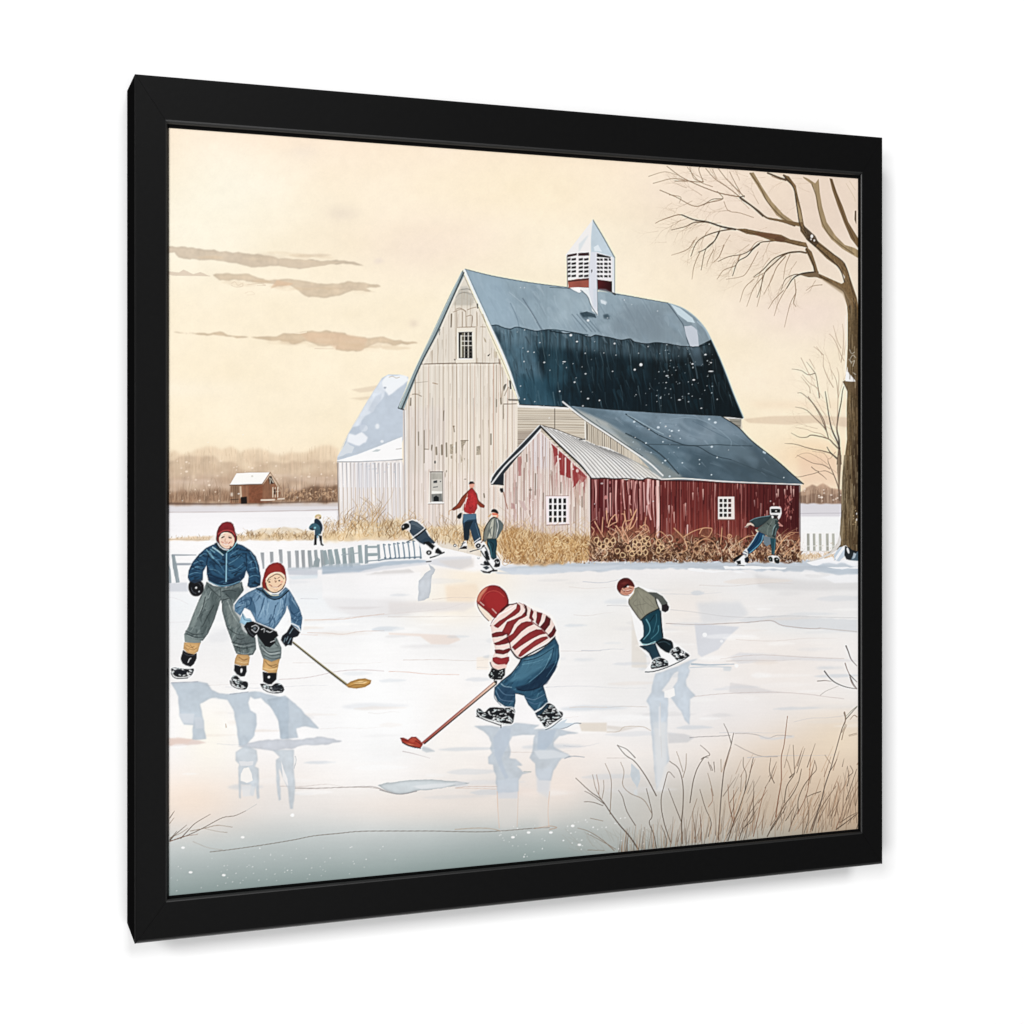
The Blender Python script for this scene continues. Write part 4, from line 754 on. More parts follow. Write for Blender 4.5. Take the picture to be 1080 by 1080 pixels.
def small_tree():
    ID('painted_small_tree')
    V(750, 330, 6.75); b = (110, 92, 78); lt = (176, 148, 126); dk = (70, 62, 56)
    P('905 965 920 962 925 1010 930 1080 893 1080 900 1010', b, .95)
    for q, w1, w2, c in (('915 965 900 920 860 830 840 740 825 640 812 560', 2.0, .6, dk), ('912 965 910 900 895 830 905 740 925 640 935 560 945 525', 2.0, .5, dk), ('905 965 870 930 830 895 720 870 680 885 630 885 570 855', 1.6, .4, b), ('895 1035 850 1000 780 980 700 965 600 935 525 930', 1.4, .4, b), ('895 1035 850 995 825 955', 1.6, .7, dk),
                        ('835 890 820 840 790 800 740 750 690 700 650 680 600 670', 1.1, .4, b), ('820 830 800 760 760 690 700 610 690 595', 1.1, .6, b), ('820 840 780 740 720 640 650 575 615 570', 1.0, .4, b), ('705 570 700 530 670 490 640 455', .8, .4, lt), ('770 605 760 520 745 440 720 400 680 350', .9, .4, b), ('740 430 690 440 640 410 575 400', .8, .4, b),
                        ('895 830 900 700 905 560 910 450 895 390', .9, .4, lt), ('905 600 890 480 850 400', .8, .4, lt), ('870 530 830 460 800 380 800 300', .8, .4, lt), ('800 300 770 270 730 240', .7, .4, lt), ('790 300 785 290 750 240', .6, .4, lt), ('945 340 925 300 905 250 870 180 840 150', .7, .4, lt), ('925 350 940 250 942 150 935 80', .7, .4, lt), ('925 250 900 200 870 90', .6, .4, lt), ('945 300 960 200', .5, .4, lt), ('640 320 680 400 700 440 740 480', .6, .4, lt), ('700 330 740 400', .6, .4, lt), ('775 600 760 540 700 500 650 440', .6, .4, lt),
                        ('830 895 780 860 730 850 680 830 600 815', .6, .4, lt), ('885 990 840 1040 800 1000 720 985', .6, .4, lt), ('830 1080 780 1040 700 1000 640 1005 600 1030', .6, .4, lt)):
        L(q, w1, c, .85, w2=w2)
    V(760, 480, 7.2)
    P('890 0 918 0 912 110 905 230 905 340 895 345 895 240 885 110', (120, 102, 84), .95); P('893 0 903 0 900 200 896 340 893 240 888 110', (150, 130, 108), .8)
    for q, w1 in (('905 345 895 250 860 150 820 60 815 30', 1.6), ('885 30 860 5 845 0', 1.4), ('830 105 780 75 700 60 620 20 580 0', .8), ('690 90 720 115 740 130 600 165 570 160', .8), ('740 130 780 160 805 185', .8), ('860 150 800 120 750 125', .7)): L(q, w1, (112, 92, 78), .85, w2=.4)
    V()
    for q in ((884, 470, -2.3, 26), (884, 462, -1.9, 40), (880, 455, -2.6, 34), (872, 440, -2.2, 36), (876, 430, -1.7, 34), (884, 420, -1.4, 40), (868, 420, -2.0, 30), (862, 452, -2.9, 22), (870, 478, -2.9, 24), (884, 500, -2.6, 26), (878, 400, -1.8, 34), (886, 380, -1.7, 26)):
        twig(q[0], q[1], q[2], q[3], .6, (176, 150, 128), .55, 2, .5)
def big_tree():
    ID('painted_tree')
    V(660, 150, 4.154)
    d = (84, 64, 44); m = (120, 96, 66); lt = (164, 142, 108); ink = (52, 42, 32)
    tw = (132, 104, 78)
    # finest twigs first
    V()
    for (x, y, a, l) in ((724, 198, 3.4, 22), (740, 206, 3.6, 26), (760, 210, 2.9, 30), (770, 200, 3.9, 30), (745, 190, 3.7, 24), (735, 192, 3.2, 30), (755, 188, 4.0, 16), (722, 190, 3.3, 18), (780, 205, 4.1, 26), (790, 220, 3.8, 26), (770, 222, 3.1, 26), (760, 235, 3.2, 30), (745, 232, 2.9, 30), (735, 233, 2.6, 30), (725, 230, 2.9, 26), (718, 232, 2.4, 28), (750, 240, 2.2, 34), (745, 245, 2.0, 30), (735, 250, 2.2, 26), (760, 240, 2.1, 34), (770, 248, 2.1, 30), (755, 262, 2.0, 22), (790, 258, 2.4, 28), (782, 268, 2.2, 26), (775, 275, 2.0, 24), (800, 258, 2.6, 26), (812, 272, 2.3, 28), (803, 285, 2.0, 28), (815, 290, 1.9, 26), (830, 268, 2.6, 22), (840, 276, 2.2, 20), (812, 255, 1.9, 26), (835, 292, 2.2, 24), (825, 300, 2.0, 24), (840, 305, 1.8, 20), (780, 190, 4.4, 14), (800, 215, 4.3, 22), (730, 212, 2.8, 22), (860, 296, 2.0, 14)):
        twig(x, y, a, l*.8, .6, tw, .5, 2, .5)
    for _ in range(60):
        x, y = U(690, 860), U(180, 300)
        if y > 205+(x-690)*.5+55: continue
        twig(x, y, U(2.4, 3.6), U(8, 20), .45, (168, 140, 112), .4, 1, .5)
    V(660, 150, 4.154)
    for q, a_, b_, c in (('180 105 240 150 300 180 360 205 420 225 500 240', .6, 1.2, tw),
        ('215 170 270 170 340 175 300 160 280 110', .8, .5, tw), ('340 175 320 120 330 105', .7, .5, tw), ('150 210 220 240 300 280 360 265 425 248 400 215', .8, .7, tw), ('425 248 380 250 340 275', .7, .4, d), ('190 230 240 240 235 265', .6, .4, tw), ('120 180 200 160 260 165 300 180', .6, .4, tw), ('100 150 170 130 230 145', .5, .4, tw), ('350 115 390 160 450 200 500 240', .6, .9, tw), ('405 115 440 160 490 210 520 240', .6, .9, tw), ('455 130 480 180 505 225', .5, .7, tw), ('270 110 320 170 380 195', .5, .6, tw), ('380 120 400 160', .5, .4, tw),
        ('500 240 540 270 580 300 620 332 680 345 740 365', 1.4, 2.2, d), ('520 235 500 245 550 280 600 325', .8, 1.0, ink),
        ('430 260 450 300 500 310 560 330', .5, .5, tw), ('130 355 160 340 220 320 245 318', .5, 1.1, tw), ('245 318 300 340 360 350 420 370 480 382', 1.2, 2.0, ink), ('360 350 300 352 260 370 200 385', 1.1, .5, d), ('470 380 410 390 350 410 310 440 285 500', 1.3, .6, d), ('410 390 390 430 372 450 345 470 318 482', 1.2, .6, ink), ('410 395 390 430 350 470 330 560', 1.0, .5, d), ('300 430 270 470 200 495', .8, .4, tw), ('430 450 410 500 380 530', .8, .4, tw), ('385 470 360 520 355 545', .6, .4, tw), ('325 480 300 540 290 600', .7, .4, tw),
        ('665 430 620 435 590 440 545 474 505 492 455 500 405 522', 1.4, .5, d), ('585 446 556 470 530 500 490 525 468 585', 1.3, .6, ink), ('500 495 480 540 430 560 400 600', .9, .4, tw), ('580 480 530 570 500 590 440 600', .6, .4, tw), ('545 470 570 440 600 430', .6, .4, tw),
        ('790 485 760 480 710 485 650 510 600 560 560 590', 2.0, .6, d), ('760 480 700 490 640 540 610 570 590 640 575 680', 1.4, .5, d), ('700 500 660 550 640 600 605 665', .9, .4, tw), ('640 540 610 570 560 595', .8, .4, tw), ('600 590 560 640 530 720', .7, .4, tw), ('560 600 520 640 500 700', .6, .4, tw), ('720 490 700 540 690 600', .6, .4, tw), ('600 580 590 660 575 720', .6, .4, tw),
        ('840 570 800 572 760 580 730 600 705 640', 2.4, .7, ink), ('770 580 740 580 700 600 680 650', 1.0, .4, d), ('740 600 745 660 735 700 745 720', .8, .5, tw), ('690 650 650 690 625 730', .7, .4, tw), ('745 660 720 710 695 810', .6, .4, tw), ('860 625 820 630 790 650', .6, .4, tw), ('715 620 670 700 650 760', .6, .4, tw)):
        L(q, a_, c, .9, w2=b_)
    # main limbs
    P('480 380 520 378 580 390 640 400 680 405 720 425 790 440 800 462 760 455 700 440 640 432 580 410 530 402', m, 1, 'g.1 m.15', own=True)
    L('480 380 540 395 600 408 650 422 720 440 795 460', .8, d, .9); P('560 395 640 400 680 410 650 425 580 410', (106, 72, 50), .8, soft=.4); E(675, 425, 24, 12, (96, 66, 46), .8)
    P('540 135 560 132 600 200 640 260 690 315 740 350 770 360 760 370 710 355 660 320 610 250 575 190', lt, 1, 'v.1'); L('545 135 590 200 620 260 680 325 740 365', .8, d, .8)
    P('600 325 660 335 720 345 760 352 760 368 700 355 640 340', m, 1); 
    ml = P('690 140 715 150 745 190 755 240 770 300 780 360 800 400 850 440 900 480 960 530 985 600 1012 680 1025 760 1025 860 1025 1050 965 1045 972 900 975 800 970 720 950 640 960 590 935 550 880 510 830 460 795 430 765 390 760 330 745 260 735 195 700 165', m, 1, 'v.08 g.08')
    P('745 250 765 300 775 350 760 350 750 290', (180, 160, 124), .8); L('690 145 735 200 748 270 765 370 800 425 860 480 930 545 955 600 975 690 985 760', 1.2, ink, .8); L('770 370 800 410 850 450 900 485 960 535 990 640 1003 740', 1.0, (60, 46, 34), .7)
    P('775 360 830 410 845 440 830 460 790 425', (66, 52, 38), .85, 'g.2'); E(815, 412, 6, 8, (246, 240, 230), .95, own=False); E(826, 430, 4, 5, (246, 240, 230), .9, own=False); E(812, 425, 3, 4, (246, 240, 230), .9, own=False)
    folds(ml, 120, 1.1, ((66, 50, 34), (150, 128, 94), (54, 40, 28), (170, 150, 116)), (.5, 1.3), (4, 14), (.25, .6), .25)
    L('622 135 670 155 700 165', 1.8, d, .9, w2=2.4, own=True); L('640 150 680 165', .6, tw, .8)
    P('775 150 800 160 830 180 845 160 850 220 860 280 880 350 920 410 960 450 1000 462 1030 480 1030 515 950 468 900 425 860 370 840 290 828 210 815 185 780 158', lt, 1, 'v.1'); L('815 185 835 240 850 320 880 390 930 440 1000 490', .9, (110, 92, 64), .9)
    P('892 158 905 160 925 220 950 280 975 350 1030 440 1030 480 985 420 955 350 925 270 905 210', m, 1, 'v.08'); L('900 165 930 250 960 340 1003 430', .8, d, .9); P('1003 300 1010 300 1010 360 1002 340', d, .9)
    L('965 180 1000 240 1005 260', .5, (196, 176, 144), .6); L('980 170 1006 210', .5, (196, 176, 144), .6)
    P('795 460 815 480 835 540 845 575 900 600 945 620 965 610 985 640 1000 680 975 690 960 660 920 635 860 600 830 590 820 545 800 500 785 470', m, 1, 'v.08 g.1'); L('790 465 820 530 835 575 900 615 950 650 975 700', 1.0, ink, .8); P('760 580 840 570 850 590 800 592', (120, 100, 76), 1)
    P('850 595 920 620 960 650 990 700 975 720 950 665 900 630', (150, 128, 98), .6, soft=.4)
    # trunk
    V(750, 330, 6.75)
    t = P('972 -60 984 -16 996 -70 1010 -20 1026 -80 1040 -30 1075 600 1075 1085 945 1085 955 1000 968 900 965 700 970 560 940 490 955 478 975 470 972 300', (114, 95, 68), 1, 'v.22 g.10 m.1', col2=(80, 64, 44), grad=[975, 0, 1040, 0])
    P('972 380 975 470 962 420', (240, 238, 240), .9); P('960 418 975 420 1000 450 1030 488 1000 490 955 485', (250, 250, 252), 1); P('940 492 1030 490 1075 600 985 560 955 520', (110, 90, 66), .6, 'v.15'); L('940 490 970 545', .9, (90, 74, 56), .9)
    P('1030 480 1075 480 1075 592 1030 588', (70, 54, 38), .8); P('1005 905 1075 905 1075 1085 990 1085 1000 990', (62, 48, 34), .75, soft=.4)
    for _ in range(60): x, y = U(972, 1038), U(0, 1080); L([x, y, x+U(-4, 4), y+U(30, 120)], U(.4, .9), ((70, 56, 38), (160, 140, 108), (186, 168, 140))[rng.randint(3)], U(.2, .6), clip=t)
    for q in ('980 330 1000 350 1020 340 1010 380', '985 260 1000 290 1020 280', '1000 360 990 330 1010 300 1030 320', '1010 425 1030 440'): L(q, .6, (220, 214, 200), .8, clip=t)
    L('955 20 960 300 955 420', 1.0, (250, 246, 240), .6)
    folds(t, 60, math.pi/2, ((84, 66, 44), (168, 148, 116), (70, 56, 40)), (.5, 1.1), (8, 30), (.25, .6), .06)
    V(760, 480, 7.2)
    t2 = P('938 0 1075 0 1075 600 1075 760 1000 740 960 690 940 690 880 720 800 770 740 800 660 810 740 790 800 760 860 710 890 660 905 600 915 450 918 300 925 150', (112, 94, 68), 1, 'v.22 g.10 m.1', col2=(70, 54, 36), grad=[930, 0, 1038, 0])
    P('935 0 955 0 945 150 940 400 930 600 915 660 905 620 915 450 920 250', (170, 158, 134), .5, soft=.8, clip=t2); P('1000 0 1075 0 1075 600 1030 500 1005 300', (60, 46, 32), .7, soft=.6, clip=t2)
    folds(t2, 90, math.pi/2, ((60, 46, 30), (150, 132, 102), (50, 38, 26), (176, 160, 130)), (.5, 1.5), (6, 26), (.25, .65), .12)
    for _ in range(50): x, y = U(925, 1036), U(0, 600); L([x, y, x+U(-4, 4), y+U(40, 160)], U(.5, 1.2), ((64, 50, 34), (160, 142, 112), (100, 84, 60))[rng.randint(3)], U(.2, .6), clip=t2)
    P('1006 300 1020 350 1018 420 1030 500 1020 400', (30, 24, 18), .8); dots(16, 1000, 380, 1036, 580, 1.5, 5, (226, 196, 150), (.5, .9)); E(1033, 445, 4, 8, (255, 255, 255)); E(1033, 490, 4, 10, (255, 255, 255))
    P('905 600 915 640 910 680 880 720 820 765 740 800 650 815 740 785 830 740 880 680', (226, 222, 218), .95); P('860 760 900 700 950 690 970 720 940 770 900 805 865 795', (198, 210, 222), .95); P('930 690 955 684 948 700 880 800 870 780', (250, 250, 252), .9)
    P('945 690 975 700 1000 720 1075 740 1075 800 1005 795 960 800 940 760', (24, 30, 34), .95); P('1000 770 1075 700 1075 805 985 800', (90, 110, 124), .9); E(968, 725, 8, 24, (250, 250, 252), .95, own=False, rot=-.3); P('1010 740 1030 750 1020 780 1000 790', (190, 204, 214), .8)
    P('650 815 740 798 850 770 860 800 900 808 960 795 1075 805 1075 850 900 850 760 835 700 838', (250, 250, 252), .95, rough=.5, own=False); P('780 830 900 820 1075 850 1075 905 900 910 780 880 660 850', (190, 200, 210), .8, 'h.05', rough=.8, soft=.8, own=False); P('800 850 1075 845 1075 862 880 866', (250, 250, 252), .9, rough=.4, own=False); P('640 870 700 876 780 910 600 900', (250, 248, 248), .8, soft=.4, own=False)
def reeds():
    ID('painted_reeds')
    V(590, 740, 3.375)
    dk = (84, 70, 58); md = (126, 104, 84); rd = (130, 88, 66); bl = (96, 84, 76)
    for q, w1, c in (('280 524 250 480 215 440 185 400 150 350 110 320 58 272', 1.6, dk), ('150 350 130 310 118 260', .6, md), ('155 370 120 358 88 356', .7, dk), ('160 365 120 335 90 318', .7, dk), ('152 345 158 310 157 280', .5, md), ('140 330 140 300 132 260', .5, rd), ('180 400 184 330 183 270 163 220', .7, md), ('345 335 310 270 270 215 235 190 206 155', 1.1, dk), ('270 200 240 170 206 155', .9, bl), ('345 520 335 470 320 430 330 400 310 310', 1.0, dk), ('330 400 300 350 250 325 225 295 230 250 218 215', .6, md), ('270 440 240 390 225 340 210 315', .8, dk),
                     ('380 515 378 480 362 440', .9, dk), ('395 500 370 420 362 350 375 290 388 250 410 270', .9, dk), ('437 505 435 430 440 370 440 300 425 240 392 212', 1.2, dk), ('435 430 415 380 388 310', .9, dk), ('440 270 450 230 452 185', .6, md), ('440 250 425 200 417 178', .5, md), ('465 360 475 290 490 240 515 200 535 190 525 175 502 155', .9, dk), ('505 205 515 198 530 200', .9, bl), ('485 500 480 440 475 395 490 345', .9, md), ('530 480 540 430 520 380 505 330 500 312', .8, dk), ('500 500 505 450 500 400', .8, rd), ('565 490 570 420 575 350 585 250 600 190 612 150 620 112', 1.3, bl), ('612 150 600 110 585 78', .8, bl),
                     ('548 335 538 290 528 255', .6, md), ('530 375 545 350 540 310', .5, rd), ('600 495 620 430 640 380 660 320 675 270 690 200', 1.1, dk), ('620 430 605 370 600 295', .9, rd), ('622 420 620 370 620 315', .9, rd), ('660 320 665 260 655 230 655 198', .7, dk), ('645 320 648 260', .6, md), ('640 490 655 450 690 420 690 370 692 285', .9, dk), ('690 480 705 420 720 350 735 305', .8, rd), ('740 480 760 440 780 410 800 370 830 330 850 290 862 240', 1.0, dk), ('770 410 780 340 790 280 790 200 800 150 812 52', 1.2, rd), ('800 360 810 300 835 260 836 230 832 155', .9, dk), ('820 270 835 255', 1.4, dk), ('765 290 748 250 752 200', .8, dk), ('830 270 815 220 808 205', .6, md),
                     ('850 390 850 350 870 300 900 260 915 240 908 208', .9, dk), ('848 400 880 330 890 260 895 190', .8, rd), ('895 455 930 360 945 300 965 240 985 170 1005 100 1020 62', 1.3, bl), ('1020 62 1012 40', .8, bl), ('1020 62 1058 20', .9, bl), ('960 250 975 230 988 205', .7, dk), ('965 220 945 190', .6, md), ('1005 110 1020 80', .6, md), ('900 460 920 400 950 350 985 300', .8, dk), ('985 455 1020 430 1058 400', 1.2, dk), ('985 450 1000 410', .9, rd), ('1000 430 1030 410 1058 395', .8, dk), ('1025 300 1030 270 1025 230', .9, dk), ('1030 265 1045 250 1035 228', .7, dk), ('1020 350 1035 310 1058 240', .8, dk), ('930 320 900 330 880 340', .8, dk), ('870 470 885 420 885 370 880 330', .7, dk), ('990 285 1000 325', .5, rd), ('1030 120 1058 112', .5, md),
                     ('195 530 150 490 100 460 65 450', .7, md), ('200 525 175 510 120 480 100 470', .5, md), ('155 425 110 415', .5, md), ('100 528 160 530', .5, md), ('530 215 540 245', .7, dk), ('550 215 553 250', .7, dk), ('575 205 576 250', .5, md), ('545 245 538 225', .6, dk)):
        L(q, w1, c, .9, w2=.45 if w1 < 1 else .6, own=True)
    V()
    for _ in range(330):
        x = U(650, 905); yb = BOT(x)+2; k = (x-640)/265.
        h = U(10, 46)*(0.6+.5*k); y = yb-U(0, 30)*k
        l = U(-.15, .45)*h*(0.3+k)
        L([x, y, x+l*.3+U(-1, 1), y-h*.4, x+l, y-h], U(.4, .8), ((134, 104, 80), (96, 74, 58), (170, 132, 104), (84, 66, 54), (206, 178, 148))[rng.randint(5)], U(.25, .7), w2=.35)
    for _ in range(90):
        x = U(760, 905); y = U(805, BOT(x)); h = U(8, 28)
        L([x, y, x+h*U(.2, .7), y-h], U(.4, .9), ((120, 84, 62), (70, 54, 44), (190, 152, 120))[rng.randint(3)], U(.4, .85), w2=.35)
    for _ in range(40):
        x = U(600, 700); y = BOT(x)-U(0, 20); L([x, y, x-U(4, 12), y-U(4, 12)], .4, (150, 140, 126), .4)
    V(175, 780, 3.857)
    for q, w1, c in (('15 413 60 400 110 380 160 355 230 318 280 310 325 290', .8, dk), ('60 402 90 370 120 340 180 304', .9, dk), ('15 412 40 385 84 348', .9, dk), ('100 372 160 360 200 350 230 350 270 356', .6, md), ('160 362 200 372 250 378', .4, md), ('15 408 30 390 45 372', .8, dk), ('15 320 35 290', .8, dk), ('15 342 33 318', .5, md), ('15 415 70 395 130 385', .7, rd), ('15 400 60 380 90 360', .5, md), ('325 290 370 262', .4, (180, 184, 184))):
        L(q, w1, c, .9, w2=.4, own=True)
    V(840, 660, 9)
    for q, w1, c in (('265 430 320 500 380 545 450 575 520 592 575 598', 1.2, (50, 40, 36)), ('200 525 270 520 330 527', .9, (120, 104, 96)), ('470 190 490 240 515 310 545 350 575 382', 1.2, (66, 50, 44)), ('462 355 480 410 505 470 520 530 550 580 575 600', .9, (110, 84, 74)), ('505 465 540 500 575 535', 1.1, (50, 40, 36)), ('510 490 540 550 575 598', 1.0, (50, 40, 36)), ('225 660 280 620 340 595 400 570', .6, (176, 170, 164)), ('575 765 520 810 470 860', .7, (110, 110, 90)), ('455 820 465 860 460 920 430 980 405 1080', 1.3, (130, 108, 90)), ('575 865 545 850 510 890', .8, (130, 106, 86)), ('430 1080 450 1000 480 940', .9, (140, 116, 96)), ('575 1030 500 1050', .5, (160, 140, 120))):
        L(q, w1, c, .9, w2=.4, own=True)
def halo(s, col=(253, 253, 254), a=.85, g=1.3, V_=None):
    r = cover(catmull(pt(s), True), pad=int(4*SS))
    if r is None: return
    x0, y0, m = r
    m = np.clip(blur(m, g*SS/2)*3.0, 0, 1)
    lay(x0, y0, m, col, a, '', False)
def skate(s, blade=None, clipd=None, n=10, sc=1.0):
    halo(s, g=1.6)
    c = P(s, (22, 26, 30), 1, sm=1)
    x0, y0, m = c; h, w = m.shape
    A = w*h/SS/SS
    folds(c, int(5+A/24), .3, ((238, 242, 244), (250, 252, 252), (200, 212, 214)), (.9, 1.7), (2.5, 6), (.85, 1), .7)
    folds(c, int(3+A/60), .9, ((14, 18, 22),), (.6, 1.0), (2, 4), (.8, 1), 1.2)
    return c
def people():
    ink = (18, 24, 30)
    # ---- distant child in dark blue beyond the fence
    ID('painted_person', 'tiny child in dark blue standing alone in the snow by the white shed')
    V(320, 530, 21.6)
    halo('265 300 400 290 440 560 420 700 430 900 470 985 400 980 340 830 300 970 240 975 260 650 130 600', a=.7, g=.8)
    P('260 320 290 280 350 265 400 290 410 340 380 380 320 375 270 350', (206, 186, 140), sm=1); P('290 340 330 300 370 330 340 370 300 372', (236, 206, 184), .9); P('360 340 400 330 395 380 370 370', (90, 70, 50), .8)
    P('260 380 320 370 390 430 430 520 435 600 400 680 340 640 270 640 250 470', (26, 46, 62), sm=1); P('130 560 180 490 260 470 350 520 380 600 330 660 260 620 190 630 140 610', (58, 96, 112), sm=1, tex='m.15'); P('130 580 150 615 210 635 260 620 200 590', (20, 26, 34)); P('240 560 290 550 280 600 240 590', (150, 210, 220), .9); E(205, 575, 14, 14, (90, 40, 50), .7)
    P('260 630 390 620 410 700 340 760 260 740', (50, 78, 94)); P('255 740 310 740 300 970 240 975', (22, 24, 26)); P('350 740 420 760 420 920 470 980 440 990 395 965 370 860', (20, 26, 28)); E(360, 725, 16, 12, (150, 210, 220), .9); P('300 750 340 750 335 810 300 810', (120, 160, 180), .9)
    # ---- crouching skater
    ID('painted_person', 'bent skater in dark grey leaning forward by the white fence')
    V(410, 500, 8.308)
    halo('110 470 140 430 190 405 250 410 320 480 380 580 480 680 380 740 330 690 230 580 180 500', a=.75)
    P('175 415 205 405 250 420 310 470 350 540 410 600 390 610 350 590 310 620 270 600 225 560 185 510 180 460', (54, 70, 84), 1, 'm.08', sm=0, edge=.4); P('200 410 240 420 300 470 290 480 230 450 190 440', (84, 98, 110), .8)
    for y in (430, 445, 460): L([195, y+10, 240, y+15, 290, y+30], .4, (110, 124, 134), .7)
    L('215 550 260 520 312 478', 1.0, (236, 240, 242), .95); L('228 560 280 520 325 482', 1.4, (14, 18, 24), .95); P('270 595 320 560 360 560 400 610 350 600', (40, 58, 74), .9); P('300 598 350 588 412 635 388 668 340 625', (14, 18, 22))
    P('112 465 120 445 150 430 178 440 182 462 160 480 140 488 125 496 112 488', (16, 18, 20), sm=1); E(128, 462, 6, 9, (240, 240, 240)); L('165 422 185 445 185 485', 1.0, (248, 244, 240), .95); P('140 488 165 482 175 492 150 495', (236, 206, 190), .8)
    L('155 598 200 575 228 560', 1.0, (80, 92, 104), .95); E(352, 688, 24, 21, (16, 20, 22)); E(352, 689, 8, 8, (210, 220, 222)); P('405 690 412 660 432 645 465 680 470 690 430 698', (18, 22, 26)); L('388 665 405 640 420 640', 1.2, (250, 250, 250), .95)
    L('365 732 410 718 450 700 485 686', 1.4, (16, 20, 24), 1, own=True); L('330 768 370 765', 1.0, (30, 34, 40), .9); L('370 720 440 705', .8, (230, 234, 238), .9)
    # ---- man in red
    ID('painted_person', 'man in a red sweater and cap standing behind with arms held out')
    P('705 85 712 66 735 64 748 78 745 90', (34, 24, 26), sm=1); P('708 86 746 84 748 105 735 125 715 125', (226, 164, 144), sm=1); L('705 88 748 80', .7, (40, 20, 22), .9)
    P('690 150 720 122 735 122 768 165 785 230 842 275 838 298 800 290 765 250 770 290 750 345 710 352 665 335 655 310 665 240 630 295 570 320 548 312 600 268 640 200', (140, 60, 40), 1, 'm.12', edge=.3)
    P('700 150 722 124 745 135 775 200 775 300 750 345 700 350 662 330 660 260 690 200', (172, 46, 48), 1, 'm.15 g.08', edge=.25); L('690 175 680 230 668 290', .6, (240, 220, 210), .8); L('690 210 680 215 665 260', 1.0, (250, 240, 236), .9)
    for q in ('690 240 700 250 692 270', '705 290 720 300 735 280', '700 190 715 200 705 230'): L(q, .5, (120, 26, 32), .8)
    L('548 315 530 325 528 355', 1.0, (200, 160, 120), .9, own=True); L('560 300 600 268 640 210 690 155', .6, (70, 36, 26), .8); L('770 170 790 235 840 280', .6, (80, 30, 26), .8)
    P('598 370 620 345 640 340 638 370 625 392 605 388', (20, 24, 28), sm=1); L('648 330 700 352 740 350', 1.2, (250, 250, 250), .95)
    P('655 350 765 348 772 420 800 500 812 570 790 600 755 612 735 560 712 480 705 560 690 585 660 578 655 500 645 420', (40, 64, 84), 1, 'm.1', edge=.3); P('650 352 765 350 765 395 690 402 655 430', (82, 116, 140), .9); P('670 420 740 408 712 470 695 580 660 578 655 500', (20, 32, 40), .8); L('760 430 785 520 800 570', .6, (100, 130, 150), .8); L('745 600 800 560', 1.0, (240, 244, 246), .9)
    P('655 590 680 585 690 640 684 655 610 658 640 630', (240, 240, 240)); P('612 657 660 630 684 632 684 656', (22, 24, 28)); L('655 590 645 620 630 640', .8, (40, 44, 50), .9); E(580, 625, 14, 13, (60, 64, 70)); E(580, 625, 9, 8, (250, 250, 250)); L('640 610 670 600', .8, (60, 64, 70), .8)
    # ---- boy in grey jacket
    ID('painted_person', 'boy in a grey jacket and black cap standing with his back bent beside the red barn')
    V(495, 530, 13.5)
    P('75 590 150 540 210 560 260 640 330 800 370 860 350 950 330 1000 200 990 160 960 200 900 190 800 160 700 90 640', (246, 246, 248), .95, sm=1)
    P('320 145 400 150 415 190 400 215 340 205', (230, 150, 120)); L('330 165 400 170', 1.0, (200, 60, 40), .7); P('260 200 310 150 320 170 280 215', (206, 170, 130), .9); P('310 135 325 100 360 92 395 110 415 150 400 158 350 140', (20, 18, 22), sm=1); P('330 180 400 180 380 215 345 205', (248, 220, 196), .8)
    P('330 208 400 222 450 260 487 310 480 370 440 440 400 510 340 520 250 515 240 560 200 560 205 440 240 330 290 240', (134, 138, 130), 1, 'm.1 v.08', sm=0, edge=.5); P('370 225 440 260 484 310 470 380 400 505 370 510 390 400 380 300', (84, 96, 98), .85, 'v.1'); P('330 240 360 230 340 330 330 500 290 510 260 500 300 400 290 330', (206, 206, 190), .7); L('395 240 410 340 380 500', .7, (230, 230, 224), .9); L('355 240 350 400 330 510', .8, (60, 66, 70), .8)
    for q in ('300 300 280 380 300 440', '320 350 300 400 310 480', '270 400 265 480'): L(q, .8, (70, 78, 80), .7)
    L('400 222 340 212 280 270 230 350 205 440 200 550', 1.0, (50, 44, 40), .95); L('200 520 180 560 165 570', 1.0, (110, 76, 60), .9)
    P('248 518 390 515 398 600 380 700 390 790 340 815 310 790 285 680 250 600', (28, 62, 74), 1, 'm.12', edge=.4); L('270 570 300 650 320 780', .8, (90, 140, 150), .7); L('300 560 340 600 330 700', .7, (10, 24, 32), .9)
    for s_ in ('90 610 125 580 165 600 150 640 110 650', '160 670 190 640 225 620 200 600 170 650', '215 700 250 690 280 760 290 820 250 810 230 770', '225 830 290 880 260 900 205 870', '350 840 390 800 430 820 435 900 400 920 350 910'): P(s_, (22, 26, 30), sm=1)
    L('10 700 80 680 155 660', .9, (50, 54, 60), .9, own=True); L('165 690 230 790 290 880 350 960', 1.3, (20, 24, 28), .95); E(128, 615, 10, 12, (200, 210, 214)); L('225 640 250 680 270 770', 1.0, (20, 24, 28), .9); L('240 650 280 740', .7, (120, 126, 132), .8); P('280 820 340 820 370 860 340 940 300 880', (246, 248, 250)); P('190 920 250 900 290 930 240 960', (60, 70, 76)); L('165 880 220 890 270 880', 1.0, (22, 26, 32), .95)
    P('155 960 190 970 260 985 340 955 400 960 400 980 320 985 290 1010 200 1000', (18, 22, 26), 1); P('190 955 260 960 330 930 280 980', (246, 248, 250), .95); L('380 840 400 860 420 850', 1.0, (240, 240, 240), .9); E(130, 790, 18, 16, (150, 156, 160)); E(130, 785, 11, 10, (250, 250, 250)); P('340 985 560 1000 620 1020 400 1012', (196, 206, 218), .8, soft=.5, own=False); P('420 900 560 880 680 890 675 980 500 970', (200, 208, 220), .5, soft=1, own=False)
    # ---- lunging skater at the red wall
    ID('painted_person', 'skater in a grey coat and jeans lunging along the red wall')
    V(770, 520, 13.5)
